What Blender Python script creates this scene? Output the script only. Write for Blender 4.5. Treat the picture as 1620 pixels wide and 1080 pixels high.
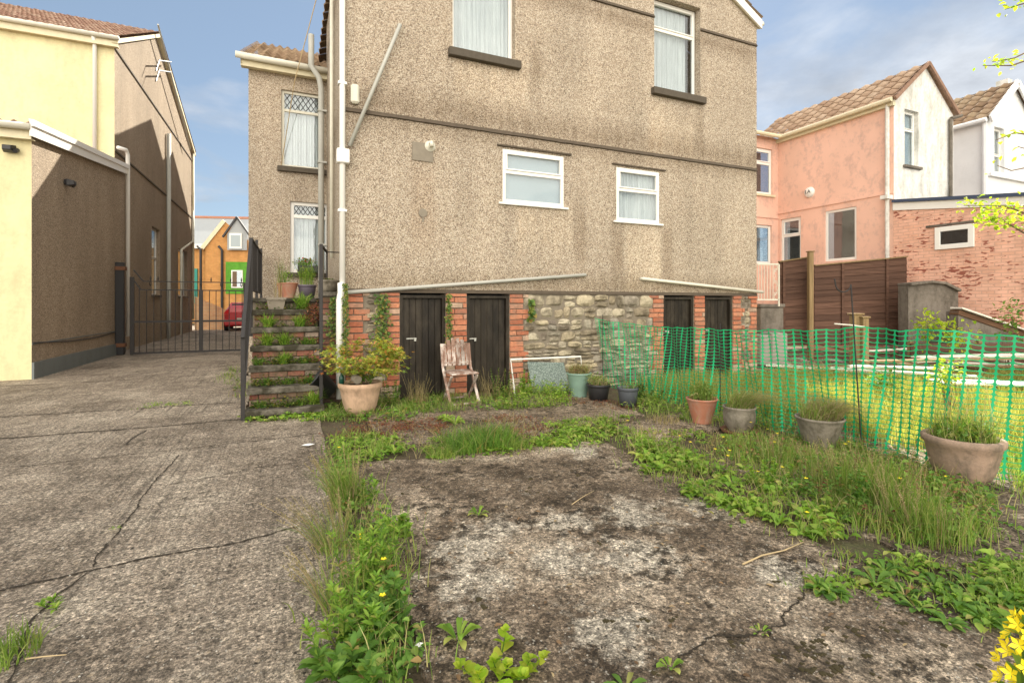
import bpy, bmesh, math, random
import numpy as np
from mathutils import Vector, Matrix
random.seed(7); rng = np.random.default_rng(11)
R = math.radians
S = bpy.context.scene
for o in list(bpy.data.objects): bpy.data.objects.remove(o)
COL = S.collection

# ------------------------------------------------------------------ camera, sky, sun, exposure
CAMH, F, CX, HY = 1.35, 800.0, 810.0, 481.0
cd = bpy.data.cameras.new('camera'); cam = bpy.data.objects.new('camera', cd); COL.objects.link(cam)
cam.location = (0, 0, CAMH); cam.rotation_euler = (R(90), 0, 0)
cd.sensor_width = 36; cd.lens = 36*F/1620; cd.shift_y = -(540-HY)/1620
cd.clip_start = 0.05; cd.clip_end = 3000
S.camera = cam
SUNX, SUNY, SUNEL = 0.24, 1.0, 40.5
sh = math.hypot(SUNX, SUNY)
sd = Vector((SUNX/sh*math.cos(R(SUNEL)), SUNY/sh*math.cos(R(SUNEL)), math.sin(R(SUNEL))))
sl = bpy.data.lights.new('sun', 'SUN'); sun = bpy.data.objects.new('sun', sl); COL.objects.link(sun)
sun.rotation_euler = sd.to_track_quat('Z', 'Y').to_euler(); sun.location = sd*60
sl.energy = 4.0; sl.angle = R(0.5); sl.color = (1, .93, .80)
S.view_settings.view_transform = 'Standard'; S.view_settings.look = 'None'
S.view_settings.exposure = 1.65; S.view_settings.gamma = 1.0; S.view_settings.use_curve_mapping = False

# ------------------------------------------------------------------ node helper
class NT:
    def __init__(s, tree): s.t = tree; s.l = tree.links
    def n(s, typ, props=None, **ins):
        nd = s.t.nodes.new(typ)
        for k, v in (props or {}).items(): setattr(nd, k, v)
        for k, v in ins.items():
            key = int(k[1:]) if k[0] == '_' else k.replace('_', ' ')
            sk = nd.inputs[key]
            if isinstance(v, bpy.types.NodeSocket): s.l.new(v, sk)
            else:
                try: sk.default_value = v
                except Exception: sk.default_value = (*v, 1) if len(v) == 3 else v[0]
        return nd
    def math(s, op, a, b=0.0, c=None, clamp=False):
        k = dict(_0=a, _1=b)
        if c is not None: k['_2'] = c
        return s.n('ShaderNodeMath', dict(operation=op, use_clamp=clamp), **k).outputs[0]
    def mix(s, f, a, b, mode='MIX'):
        nd = s.t.nodes.new('ShaderNodeMix'); nd.data_type = 'RGBA'; nd.blend_type = mode
        for i, v in ((0, f), (6, a), (7, b)):
            if isinstance(v, bpy.types.NodeSocket): s.l.new(v, nd.inputs[i])
            elif i == 0: nd.inputs[0].default_value = v
            else: nd.inputs[i].default_value = (*v[:3], 1)
        return nd.outputs[2]
    def ramp(s, f, stops, interp='LINEAR'):
        nd = s.t.nodes.new('ShaderNodeValToRGB'); r = nd.color_ramp; r.interpolation = interp
        while len(r.elements) > 1: r.elements.remove(r.elements[-1])
        for i, (p, c) in enumerate(stops):
            e = r.elements[0] if i == 0 else r.elements.new(p)
            e.position = p
            e.color = (c, c, c, 1) if isinstance(c, (int, float)) else (*c, 1)
        s.l.new(f, nd.inputs[0]); return nd.outputs[0]
    def noise(s, vec, scale, detail=4, rough=.55, dist=0.0):
        return s.n('ShaderNodeTexNoise', None, Vector=vec, Scale=scale, Detail=detail, Roughness=rough, Distortion=dist).outputs[0]
    def mapping(s, vec, loc=(0,0,0), rot=(0,0,0), scale=(1,1,1)):
        return s.n('ShaderNodeMapping', None, Vector=vec, Location=loc, Rotation=rot, Scale=scale).outputs[0]

w = bpy.data.worlds.new('World'); S.world = w; w.use_nodes = True
w.node_tree.nodes.clear(); T = NT(w.node_tree)
sky = T.n('ShaderNodeTexSky', dict(sky_type='NISHITA', sun_disc=False, sun_elevation=R(SUNEL),
          sun_rotation=math.atan2(SUNX, SUNY), dust_density=0.2, air_density=1.0, ozone_density=1.5))
skyc = T.mix(1.0, sky.outputs[0], (.055, .053, .052), 'MULTIPLY')
d = T.n('ShaderNodeTexCoord').outputs['Generated']
sp = T.n('ShaderNodeSeparateXYZ', None, Vector=d)
zz = T.math('ADD', T.math('ABSOLUTE', sp.outputs[2]), 0.22)
skyc = T.mix(.60, skyc, (.105, .138, .172))
cv = T.n('ShaderNodeCombineXYZ', None, X=T.math('DIVIDE', sp.outputs[0], zz), Y=T.math('DIVIDE', sp.outputs[1], zz), Z=0.0).outputs[0]
n1 = T.noise(T.mapping(cv, loc=(6.1, 4.4, 0)), 1.3, 8, .56, .35)
# more cloud towards the right of the view and behind it
side = T.math('MULTIPLY', sp.outputs[0], 0.05)
back = T.math('MULTIPLY', sp.outputs[1], -0.13)
cm = T.ramp(T.math('ADD', T.math('ADD', n1, side), back), [(.38, 0.0), (.47, .55), (.58, 1.0)])
cm = T.mix(1.0, cm, (.86,)*3, 'MULTIPLY')
n2 = T.noise(T.mapping(cv, loc=(9, 2, 4)), 2.6, 6, .6)
# unseen clouds behind the camera, brightened and warmed to fill the shaded side
back_fill = T.math('MULTIPLY_ADD', T.math('MAXIMUM', T.math('MULTIPLY', sp.outputs[1], -1.0), 0.0), 2.1, 0.0)
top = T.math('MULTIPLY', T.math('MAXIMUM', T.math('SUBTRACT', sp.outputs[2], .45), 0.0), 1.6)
cb = T.math('ADD', T.ramp(n2, [(.32, .165), (.5, .23), (.66, .31)]), T.math('ADD', T.math('MULTIPLY', back_fill, .70), T.math('MULTIPLY', top, .45)))
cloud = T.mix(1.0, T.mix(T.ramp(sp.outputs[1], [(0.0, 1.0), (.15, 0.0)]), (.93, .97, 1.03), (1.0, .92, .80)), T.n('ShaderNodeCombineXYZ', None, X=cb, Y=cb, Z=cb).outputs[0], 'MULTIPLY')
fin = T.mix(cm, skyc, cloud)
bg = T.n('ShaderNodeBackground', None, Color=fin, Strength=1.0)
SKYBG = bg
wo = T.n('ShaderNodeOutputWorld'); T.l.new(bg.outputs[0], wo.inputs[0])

# ------------------------------------------------------------------ materials
MATS = {}
def mat(name):
    m = bpy.data.materials.new(name); m.use_nodes = True; m.node_tree.nodes.clear(); t = NT(m.node_tree)
    MATS[name] = m; return m, t
def finish(t, color, rough=.8, bump=None, bs=.3, bd=.01, metal=0.0, spec=.3, extra=None):
    k = dict(Base_Color=color, Roughness=rough, Metallic=metal)
    p = t.n('ShaderNodeBsdfPrincipled', None, **k); p.inputs['Specular IOR Level'].default_value = spec
    if bump is not None:
        b = t.n('ShaderNodeBump', None, Height=bump, Strength=bs, Distance=bd); t.l.new(b.outputs[0], p.inputs['Normal'])
    o = t.n('ShaderNodeOutputMaterial'); t.l.new(p.outputs[0], o.inputs[0]); return p
def OC(t): return t.n('ShaderNodeTexCoord').outputs['Object']
def isl(t): return t.n('ShaderNodeNewGeometry').outputs['Random Per Island']
def rgb(*c): return tuple(c)

def plain(name, col, rough=.6, var=.15, nscale=6, metal=0.0, spec=.4, bs=.15):
    m, t = mat(name); c = OC(t)
    n = t.noise(c, nscale, 6, .65); n2 = t.noise(c, nscale*9, 3)
    k = t.math('ADD', t.math('MULTIPLY_ADD', n, 2*var, 1-var), t.math('MULTIPLY_ADD', n2, var, -var/2))
    cc = t.mix(1.0, col, t.n('ShaderNodeCombineXYZ', None, X=k, Y=k, Z=k).outputs[0], 'MULTIPLY')
    finish(t, cc, rough, n2, bs, .004, metal, spec); return m

def pebble(name, stops, scale=60, stain=.35, tint=(1,1,1), marks=()):
    m, t = mat(name); c = OC(t)
    vo = t.n('ShaderNodeTexVoronoi', None, Vector=c, Scale=scale)
    rv = t.n('ShaderNodeSeparateColor', None, Color=vo.outputs['Color']).outputs[0]
    base = t.ramp(rv, stops)
    vo2 = t.n('ShaderNodeTexVoronoi', None, Vector=c, Scale=scale*1.7)
    rv2 = t.n('ShaderNodeSeparateColor', None, Color=vo2.outputs['Color']).outputs[1]
    base = t.mix(.30, base, t.ramp(rv2, stops))
    gap = t.ramp(vo.outputs['Distance'], [(.45, 1.0), (.9, .55)])
    base = t.mix(1.0, base, gap, 'MULTIPLY')
    big = t.noise(t.mapping(c, scale=(1, 1, .45)), .9, 6, .6)
    streak = t.noise(t.mapping(c, scale=(1.6, 1.6, .22)), 1.0, 5, .6)
    st = t.ramp(t.math('MULTIPLY_ADD', streak, .5, t.math('MULTIPLY', big, .5)), [(.36, 1-stain), (.55, 1.0), (.68, 1.12)])
    base = t.mix(1.0, base, st, 'MULTIPLY')
    wv = t.noise(c, .5, 3)
    base = t.mix(t.math('MULTIPLY', wv, .5), base, t.mix(1.0, base, (1.03, .97, .90), 'MULTIPLY'))
    base = t.mix(1.0, base, tint, 'MULTIPLY')
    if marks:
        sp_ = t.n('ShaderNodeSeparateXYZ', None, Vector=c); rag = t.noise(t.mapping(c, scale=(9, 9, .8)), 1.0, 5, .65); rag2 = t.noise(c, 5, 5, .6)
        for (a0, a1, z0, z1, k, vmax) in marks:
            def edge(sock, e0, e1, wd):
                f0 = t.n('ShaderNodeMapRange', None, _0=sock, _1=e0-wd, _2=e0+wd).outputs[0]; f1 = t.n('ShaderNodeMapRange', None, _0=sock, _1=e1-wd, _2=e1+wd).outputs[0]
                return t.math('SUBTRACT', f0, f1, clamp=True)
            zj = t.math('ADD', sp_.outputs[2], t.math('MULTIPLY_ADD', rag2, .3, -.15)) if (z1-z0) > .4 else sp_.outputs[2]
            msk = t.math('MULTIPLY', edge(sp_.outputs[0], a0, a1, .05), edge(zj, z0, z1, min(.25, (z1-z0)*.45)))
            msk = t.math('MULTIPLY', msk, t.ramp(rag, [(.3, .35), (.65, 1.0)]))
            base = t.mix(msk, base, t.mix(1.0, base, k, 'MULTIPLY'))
    finish(t, base, .9, vo.outputs['Distance'], .55, .012, spec=.2); return m, t

pst = [(0, (.12, .085, .065)), (.2, (.26, .195, .15)), (.45, (.45, .365, .285)), (.75, (.63, .545, .45)), (1, (.74, .68, .60))]
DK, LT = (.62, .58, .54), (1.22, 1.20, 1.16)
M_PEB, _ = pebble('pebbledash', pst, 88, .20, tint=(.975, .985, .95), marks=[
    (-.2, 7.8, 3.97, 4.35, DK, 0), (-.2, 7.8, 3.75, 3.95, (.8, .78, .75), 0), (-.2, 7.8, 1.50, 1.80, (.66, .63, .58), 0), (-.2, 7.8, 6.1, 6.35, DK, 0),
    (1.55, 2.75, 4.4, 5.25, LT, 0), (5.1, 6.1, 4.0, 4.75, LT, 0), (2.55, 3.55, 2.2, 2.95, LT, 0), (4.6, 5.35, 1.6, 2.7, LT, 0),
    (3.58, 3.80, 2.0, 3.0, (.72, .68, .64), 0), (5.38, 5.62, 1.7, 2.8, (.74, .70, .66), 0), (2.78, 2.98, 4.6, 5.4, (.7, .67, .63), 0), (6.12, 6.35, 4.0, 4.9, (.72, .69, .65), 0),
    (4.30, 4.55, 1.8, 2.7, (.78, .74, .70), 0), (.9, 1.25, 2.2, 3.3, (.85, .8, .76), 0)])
pst2 = [(0, (.10, .08, .06)), (.25, (.20, .155, .115)), (.5, (.33, .265, .195)), (.8, (.47, .39, .30)), (1, (.56, .49, .40))]
M_PEB2, _ = pebble('fine_pebbledash', pst2, 95, .18, tint=(1.22, 1.20, 1.18))

def painted(name, col, dirt, amount=.5, bscale=30, bs=.4, streak=True, thr=(.5, .68), stretch=(2.2, 2.2, .8)):
    m, t = mat(name); c = OC(t)
    n = t.noise(c, bscale, 4, .6)
    b = t.noise(t.mapping(c, scale=stretch) if streak else c, 1.6, 8, .68, .3)
    b2 = t.noise(c, 11, 6, .7)
    f = t.ramp(t.math('MULTIPLY_ADD', b2, .35, t.math('MULTIPLY', b, .65)), [(thr[0], 0.0), (thr[1], amount)])
    cc = t.mix(f, col, dirt)
    v = t.ramp(t.noise(c, .8, 4), [(.3, .90), (.7, 1.06)])
    cc = t.mix(1.0, cc, v, 'MULTIPLY')
    finish(t, cc, .75, n, bs, .01, spec=.3); return m
M_YEL = painted('yellow_masonry_paint', (.73, .665, .40), (.52, .45, .27), .6, 14, 1.0, thr=(.46, .66))
M_PINK = painted('pink_masonry_paint', (.80, .51, .40), (.56, .37, .31), .7, 20, .35, thr=(.50, .60), stretch=(2.0, 2.0, 1.3))
M_WHT = painted('weathered_white_render', (.76, .75, .71), (.34, .34, .29), .7, 20, .35, thr=(.44, .62))
M_WHT2 = painted('clean_white_render', (.74, .75, .76), (.6, .6, .58), .4, 20, .2)
M_GREYR = painted('grey_render', (.20, .175, .145), (.07, .06, .045), .8, 18, .7, thr=(.42, .6))
M_PLINTH = painted('blue_grey_plinth_paint', (.17, .19, .19), (.12, .13, .12), .5)

def brickmat(name, c1, c2, mortar, patch=None, axis='y', bw=.225, rh=.075):
    m, t = mat(name); c = OC(t); s = t.n('ShaderNodeSeparateXYZ', None, Vector=c)
    a = s.outputs[0] if axis == 'x' else s.outputs[1]
    v = t.n('ShaderNodeCombineXYZ', None, X=a, Y=s.outputs[2], Z=0.0).outputs[0]
    br = t.n('ShaderNodeTexBrick', None, Vector=v, Color1=c1, Color2=c2, Mortar=mortar, Scale=1.0)
    br.inputs['Mortar Size'].default_value = .008; br.inputs['Brick Width'].default_value = bw; br.inputs['Row Height'].default_value = rh
    col = br.outputs[0]
    n = t.noise(c, 3, 6, .65)
    col = t.mix(1.0, col, t.ramp(n, [(.3, .8), (.7, 1.12)]), 'MULTIPLY')
    if patch:
        # paint flaked off brick by brick: two noises, wide areas and single bricks
        q = t.noise(t.mapping(v, scale=(4.5, 13, 1)), 1.5, 3, .5); q2 = t.noise(t.mapping(v, scale=(1, 1.6, 1)), 1.1, 3)
        f = t.ramp(t.math('MULTIPLY_ADD', q2, .5, t.math('MULTIPLY', q, .6)), [(.612, 0.0), (.63, .9)])
        col = t.mix(f, col, patch)
    finish(t, col, .85, t.math('SUBTRACT', t.math('MULTIPLY', n, .3), br.outputs['Fac']), .6, .008, spec=.2); return m
M_PBR = brickmat('pink_painted_brick', (.80, .48, .36), (.74, .42, .30), (.62, .38, .29), (.27, .075, .05))
M_OBR = brickmat('orange_brick', (.62, .30, .09), (.54, .24, .07), (.5, .33, .17), None, 'x')
M_OBR2 = brickmat('pale_orange_brick', (.66, .40, .20), (.6, .3, .14), (.6, .5, .36), None, 'x')
M_GREEN = brickmat('green_painted_brick', (.13, .36, .045), (.10, .32, .035), (.10, .28, .04), None, 'x')

def islandmat(name, stops, rough=.85, nscale=25, dirt=(.05, .045, .03), dthr=(.55, .75), damt=.7, bs=.5, bd=.006, spec=.2):
    m, t = mat(name); c = OC(t)
    base = t.ramp(isl(t), stops)
    n = t.noise(c, nscale, 6, .7); n2 = t.noise(c, nscale*.18, 5, .6)
    base = t.mix(1.0, base, t.ramp(n, [(.25, .65), (.75, 1.25)]), 'MULTIPLY')
    base = t.mix(t.ramp(n2, [(dthr[0], 0.0), (dthr[1], damt)]), base, dirt)
    finish(t, base, rough, n, bs, bd, spec=spec); return m
M_BRK = islandmat('red_brick', [(0, (.34, .115, .065)), (.35, (.46, .175, .10)), (.65, (.54, .24, .14)), (.85, (.38, .14, .085)), (.93, (.50, .38, .28)), (1, (.36, .26, .19))], dirt=(.20, .16, .12), damt=.6, dthr=(.48, .68))
M_BRKO = islandmat('old_mossy_brick', [(0, (.19, .07, .05)), (.5, (.27, .115, .08)), (.8, (.22, .14, .10)), (1, (.30, .24, .19))], dirt=(.085, .075, .045), damt=.85, dthr=(.42, .62))
M_STN = islandmat('rubble_stone', [(0, (.20, .165, .12)), (.2, (.38, .32, .22)), (.4, (.27, .25, .21)), (.6, (.54, .46, .31)), (.78, (.45, .41, .32)), (.88, (.21, .175, .145)), (1, (.56, .50, .38))], nscale=22, dirt=(.085, .068, .045), dthr=(.47, .64), damt=.8, bs=.9, bd=.012)
M_MORT = plain('mortar', (.20, .17, .13), .95, .35, 14, bs=.6)
M_STEP = islandmat('mossy_concrete_tread', [(0, (.13, .115, .09)), (1, (.19, .17, .14))], nscale=34, dirt=(.03, .027, .015), dthr=(.36, .58), damt=.9, bs=.8, bd=.01)
M_TILE = islandmat('red_brown_roof_tile', [(0, (.20, .11, .08)), (.5, (.28, .17, .12)), (1, (.34, .24, .18))], nscale=12, damt=.3)
M_TILE2 = islandmat('brown_roof_tile', [(0, (.20, .135, .085)), (.5, (.30, .21, .14)), (1, (.36, .28, .19))], nscale=12, dirt=(.30, .22, .08), damt=.35)
M_TILE3 = islandmat('buff_roof_tile', [(0, (.34, .23, .16)), (.5, (.42, .30, .21)), (1, (.50, .38, .28))], nscale=12, damt=.3)
M_SLATE = plain('grey_slate', (.33, .35, .36), .6, .12, 8)
M_UPVC = plain('white_upvc', (.80, .79, .75), .35, .05, 3, spec=.5, bs=.02)
M_OLDW = plain('old_white_paint', (.66, .64, .54), .5, .16, 7)
M_FASC = plain('cream_fascia_board', (.66, .60, .42), .6, .2, 5)
M_GPIPE = plain('grey_plastic_pipe', (.42, .42, .38), .5, .15, 5)
M_SILL = plain('dark_slate_sill', (.085, .07, .052), .8, .35, 20, bs=.5)
M_DRIP = plain('stained_drip_moulding', (.09, .07, .05), .9, .4, 15, bs=.6)
M_LEAD = plain('black_lattice_lead', (.03, .03, .03), .5)
M_STEEL = plain('rusty_dark_steel', (.035, .032, .031), .55, .35, 18, metal=.25, bs=.4)
M_BLACKP = plain('black_plastic', (.028, .028, .03), .45, .2)
M_GREYP = plain('grey_plastic_pot', (.085, .095, .11), .55, .2)
M_GRNP = plain('sage_green_plastic', (.20, .31, .25), .5, .2, 9)
M_SOIL = plain('dark_soil', (.055, .04, .027), .95, .4, 30, bs=1)
M_MOSS = plain('brown_moss', (.06, .048, .02), .95, .5, 60, bs=1)
M_PURP = plain('purple_grey_plastic', (.12, .10, .13), .5, .2)
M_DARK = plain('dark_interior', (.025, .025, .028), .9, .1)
M_ROOM = plain('dim_room', (.12, .11, .10), .9, .3, 3)
M_SKYBACK = plain('sky_tinted_backing', (.38, .44, .47), .8, .06, 3)  # blue-grey of mirrored sky painted into the window backing
M_CEM = plain('cement_patch', (.24, .21, .165), .9, .25, 14, bs=.5)
M_RED = plain('red_car_paint', (.62, .02, .025), .25, .05, 3, spec=.6, bs=0)
M_NET = plain('green_plastic_netting', (.005, .42, .16), .45, .15, 30, spec=.4, bs=0)
M_PLANK = plain('pale_weathered_plank', (.72, .68, .60), .7, .2, 12)
M_YFL = plain('yellow_petal', (.95, .76, .02), .5, .12, 60, bs=0)
M_RFL = plain('red_petal', (.55, .03, .02), .5, .2, 60, bs=0)
M_STRAW = plain('dry_straw', (.48, .37, .21), .8, .25, 20)
M_STEM = plain('brown_twig', (.16, .11, .07), .9, .3, 30)
M_BLUEF = plain('dark_blue_flashing', (.05, .07, .12), .5, .1)
M_RUST = plain('rust_brown_bracket', (.16, .075, .04), .85, .4, 30)

def woodmat(name, c1, c2, axis=2, island=True, scale=6, rough=.8, fade=None):
    m, t = mat(name); c = OC(t)
    sc = [22, 22, 22]; sc[axis] = 1.2
    n = t.noise(t.mapping(c, scale=sc), 1.0*scale/6, 8, .7, .4)
    col = t.mix(t.ramp(n, [(.3, 0.0), (.7, 1.0)]), c1, c2)
    if fade:
        n3 = t.noise(t.mapping(c, scale=[4 if i != axis else 1.3 for i in range(3)]), 2, 6, .75)
        col = t.mix(t.ramp(n3, [(.46, 0.0), (.62, .85)]), col, fade)
    if island: col = t.mix(1.0, col, t.ramp(isl(t), [(0, .72), (1, 1.25)]), 'MULTIPLY')
    finish(t, col, rough, n, .4, .004, spec=.25); return m
M_DOOR = woodmat('dark_brown_door_boards', (.010, .008, .006), (.026, .020, .013), 2, True, 6, .55, (.042, .034, .024))
M_FENCE = woodmat('brown_stained_featheredge', (.060, .030, .020), (.135, .074, .050), 0, True)
M_POST = woodmat('weathered_timber_post', (.13, .09, .045), (.28, .20, .10), 2)
M_CHAIR = woodmat('peeling_painted_wood', (.15, .085, .062), (.26, .17, .13), 2, True, 8, .8, (.60, .55, .50))
M_LOG = woodmat('dark_log_wood', (.06, .03, .018), (.16, .09, .05), 0)

def glassmat(name, tint=(.88, .91, .92), refl=.08, rough=.02):
    m, t = mat(name)
    fr = t.math('MULTIPLY', t.math('POWER', t.n('ShaderNodeLayerWeight', None, Blend=.5).outputs['Facing'], 4.0), .5)
    f = t.math('MULTIPLY_ADD', fr, 1.0, refl, clamp=True)
    g = t.n('ShaderNodeBsdfGlossy', None, Color=(.92, .96, 1, 1), Roughness=rough)
    b = t.n('ShaderNodeBump', None, Height=t.noise(OC(t), 2.2, 2), Strength=.08, Distance=.03); t.l.new(b.outputs[0], g.inputs['Normal'])
    tr = t.n('ShaderNodeBsdfTransparent', None, Color=(*tint, 1))
    mx = t.n('ShaderNodeMixShader', None, _0=f, _1=tr.outputs[0], _2=g.outputs[0])
    o = t.n('ShaderNodeOutputMaterial'); t.l.new(mx.outputs[0], o.inputs[0]); return m
M_GLASS = glassmat('window_glass'); M_GLASS2 = glassmat('dark_window_glass', (.6, .66, .7), .16)
m, t = mat('net_curtain'); c = OC(t)
sx = t.n('ShaderNodeSeparateXYZ', None, Vector=c)
fold = t.noise(t.mapping(c, scale=(1, 1, .05)), 18, 4, .7)
cc = t.mix(t.ramp(fold, [(.3, 0.0), (.7, 1.0)]), (.46, .47, .47), (.78, .79, .77))
finish(t, cc, .9, fold, .8, .03, spec=.1); M_CURT = m
m, t = mat('textured_glass_sheet'); c = OC(t)
vo = t.n('ShaderNodeTexVoronoi', None, Vector=c, Scale=45)
cc = t.mix(t.ramp(vo.outputs[0], [(.2, 0.0), (.6, 1.0)]), (.24, .30, .27), (.10, .14, .12))
finish(t, cc, .2, vo.outputs[0], .5, .005, spec=.6); M_TXG = m

def leafmat(name, stops, trans=.35, rough=.55):
    m, t = mat(name); c = OC(t)
    base = t.ramp(isl(t), stops)
    n = t.noise(c, 3.0, 4)
    base = t.mix(1.0, base, t.ramp(n, [(.3, .75), (.7, 1.25)]), 'MULTIPLY')
    p = t.n('ShaderNodeBsdfPrincipled', None, Base_Color=base, Roughness=rough); p.inputs['Specular IOR Level'].default_value = .35
    tl = t.n('ShaderNodeBsdfTranslucent', None, Color=t.mix(1.0, base, (1.5, 1.5, .7), 'MULTIPLY'))
    mx = t.n('ShaderNodeMixShader', None, _0=trans, _1=p.outputs[0], _2=tl.outputs[0])
    o = t.n('ShaderNodeOutputMaterial'); t.l.new(mx.outputs[0], o.inputs[0]); return m
L_BRIGHT = leafmat('bright_weed_leaf', [(0, (.11, .23, .02)), (.5, (.21, .36, .045)), (.85, (.31, .43, .07)), (1, (.42, .40, .12))])
L_MID = leafmat('mid_green_leaf', [(0, (.065, .15, .02)), (.5, (.13, .26, .04)), (.85, (.21, .34, .06)), (.95, (.33, .33, .10)), (1, (.34, .20, .08))])
L_GRASS = leafmat('meadow_grass', [(0, (.12, .21, .035)), (.5, (.21, .32, .06)), (.85, (.31, .37, .10)), (1, (.50, .43, .22))])
L_DRY = leafmat('straw_grass', [(0, (.20, .19, .08)), (.5, (.34, .28, .14)), (1, (.48, .38, .22))])
L_SUN = leafmat('yellowing_lawn_grass', [(0, (.17, .23, .05)), (.5, (.31, .34, .09)), (.85, (.44, .41, .14)), (1, (.58, .50, .28))], .45)
L_RED = leafmat('russet_sedum', [(0, (.12, .03, .02)), (.5, (.22, .07, .04)), (.8, (.27, .12, .06)), (1, (.20, .20, .05))], .2)
L_MAPLE = leafmat('amber_maple_leaf', [(0, (.15, .24, .03)), (.5, (.34, .40, .06)), (.8, (.48, .42, .08)), (.93, (.52, .27, .09)), (1, (.52, .16, .09))])
L_IVY = leafmat('ivy_leaf', [(0, (.035, .085, .014)), (.5, (.09, .16, .025)), (.85, (.20, .21, .04)), (1, (.24, .14, .04))], .2)
L_LIME = leafmat('lime_shrub_leaf', [(0, (.22, .38, .02)), (.5, (.38, .50, .04)), (1, (.52, .56, .08))], .45)

M_TERRA = painted('terracotta', (.42, .18, .11), (.38, .29, .23), .7, 30, .3, thr=(.48, .64), stretch=(7, 7, 3))
M_BEIGE = painted('peach_beige_pot', (.56, .38, .26), (.24, .17, .11), .75, 30, .3, thr=(.46, .66), stretch=(7, 7, 2))
M_STPOT = painted('weathered_stone_pot', (.25, .22, .175), (.09, .08, .055), .9, 30, .7, thr=(.46, .62), stretch=(5, 5, 3))
M_PKPOT = painted('dusty_pink_clay_pot', (.38, .27, .20), (.15, .12, .09), .85, 30, .6, thr=(.46, .62), stretch=(4, 4, 3))
# ------------------------------------------------------------------ concrete / ground
AX = math.atan2(.4016, .9157)
def concrete(name, dark, mid, light, brush=False, lich=None, moss=1.0, warm=(1.05, 1.0, .92)):
    m, t = mat(name); c = OC(t)
    b = t.noise(c, .85, 8, .62, .4); b2 = t.noise(t.mapping(c, loc=(5, 3, 0)), 3.4, 8, .68)
    f = t.math('MULTIPLY_ADD', b2, .45, t.math('MULTIPLY', b, .55))
    col = t.ramp(f, [(.38, dark), (.5, mid), (.62, light)])
    if lich:
        tot = None
        for (x, y, rr) in lich:
            dd = t.n('ShaderNodeVectorMath', dict(operation='DISTANCE'), _0=c, _1=(x, y, 0)).outputs['Value']
            q = t.math('SUBTRACT', 1.0, t.math('DIVIDE', dd, rr), clamp=True)
            tot = q if tot is None else t.math('MAXIMUM', tot, q)
        ln = t.noise(c, 6, 10, .8)
        lf = t.ramp(t.math('MULTIPLY_ADD', tot, .24, t.math('MULTIPLY', ln, .9)), [(.53, 0.0), (.63, .85)])
        col = t.mix(lf, col, (.50, .47, .41))
    mask = t.ramp(t.noise(t.mapping(c, loc=(1, 7, 0)), 1.7, 4, .6), [(.42, 0.0), (.58, 1.0)])
    ms = t.ramp(t.noise(t.mapping(c, loc=(4, 4, 0)), 13, 9, .72), [(.48, 0.0), (.57, .92)])
    col = t.mix(t.math('MULTIPLY', ms, t.math('MULTIPLY_ADD', mask, .75*moss, .25*moss)), col, (.026, .019, .011))
    col = t.mix(1.0, col, warm, 'MULTIPLY')
    ls = t.ramp(t.noise(t.mapping(c, loc=(9, 2, 0)), 9, 10, .78), [(.56, 0.0), (.66, .6)])
    col = t.mix(t.math('MULTIPLY', ls, t.math('SUBTRACT', 1.15, mask, clamp=True)), col, (.37, .33, .27))
    og = t.ramp(t.noise(t.mapping(c, loc=(3, 9, 0)), 5, 9, .75), [(.63, 0.0), (.72, .6)])
    col = t.mix(og, col, (.42, .33, .19))
    for sc, lo, hi in ((75, .55, 1.55), (150, .55, 1.5), (290, .7, 1.3)):
        vo = t.n('ShaderNodeTexVoronoi', None, Vector=t.mapping(c, loc=(sc, 1, 0)), Scale=sc)
        vv = t.n('ShaderNodeSeparateColor', None, Color=vo.outputs['Color']).outputs[0]
        col = t.mix(1.0, col, t.ramp(vv, [(0, lo), (.5, .95), (1, hi)]), 'MULTIPLY')
    for sc, thr, cc, a in ((85, .93, (.50, .47, .40), .7), (45, .955, (.40, .32, .22), .6), (60, .93, (.015, .012, .009), .8)):
        vo = t.n('ShaderNodeTexVoronoi', None, Vector=t.mapping(t.n('ShaderNodeVectorMath', dict(operation='ADD'), _0=c, _1=t.mix(1.0, t.n('ShaderNodeTexNoise', None, Vector=c, Scale=60.0).outputs[1], (.012, .012, 0), 'MULTIPLY')).outputs[0], loc=(sc, 1, 0)), Scale=sc)
        sc_ = t.n('ShaderNodeSeparateColor', None, Color=vo.outputs['Color'])
        keep = t.math('GREATER_THAN', sc_.outputs[0], thr)
        near = t.math('LESS_THAN', vo.outputs['Distance'], t.math('MULTIPLY_ADD', sc_.outputs[1], .35, .15))
        col = t.mix(t.math('MULTIPLY', t.math('MULTIPLY', keep, near), a), col, cc)
    fine = t.noise(c, 40, 9, .78)
    col = t.mix(1.0, col, t.ramp(fine, [(.32, .35), (.5, .95), (.68, 1.7)]), 'MULTIPLY')
    h = t.math('ADD', fine, t.math('MULTIPLY', b2, 1.2))
    if brush:
        br = t.noise(t.mapping(c, scale=(26, .9, 1)), 1.0, 4, .6, .5)
        msk = t.ramp(t.noise(t.mapping(c, loc=(2, 8, 0)), .55, 3), [(.36, 0.0), (.52, 1.0)])
        brf = t.ramp(br, [(.36, .60), (.49, 1.0)])
        col = t.mix(msk, col, t.mix(1.0, col, brf, 'MULTIPLY'))
        h = t.math('ADD', h, t.math('MULTIPLY', t.math('MULTIPLY', br, msk), 1.6))
    finish(t, col, t.ramp(b2, [(.3, .7), (.7, .95)]), h, .9, .012, spec=.3); return m
M_DRIVE = concrete('worn_driveway_concrete', (.16, .128, .098), (.30, .25, .20), (.44, .38, .31), True, None, .5, (1.0, .99, .95))
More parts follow.
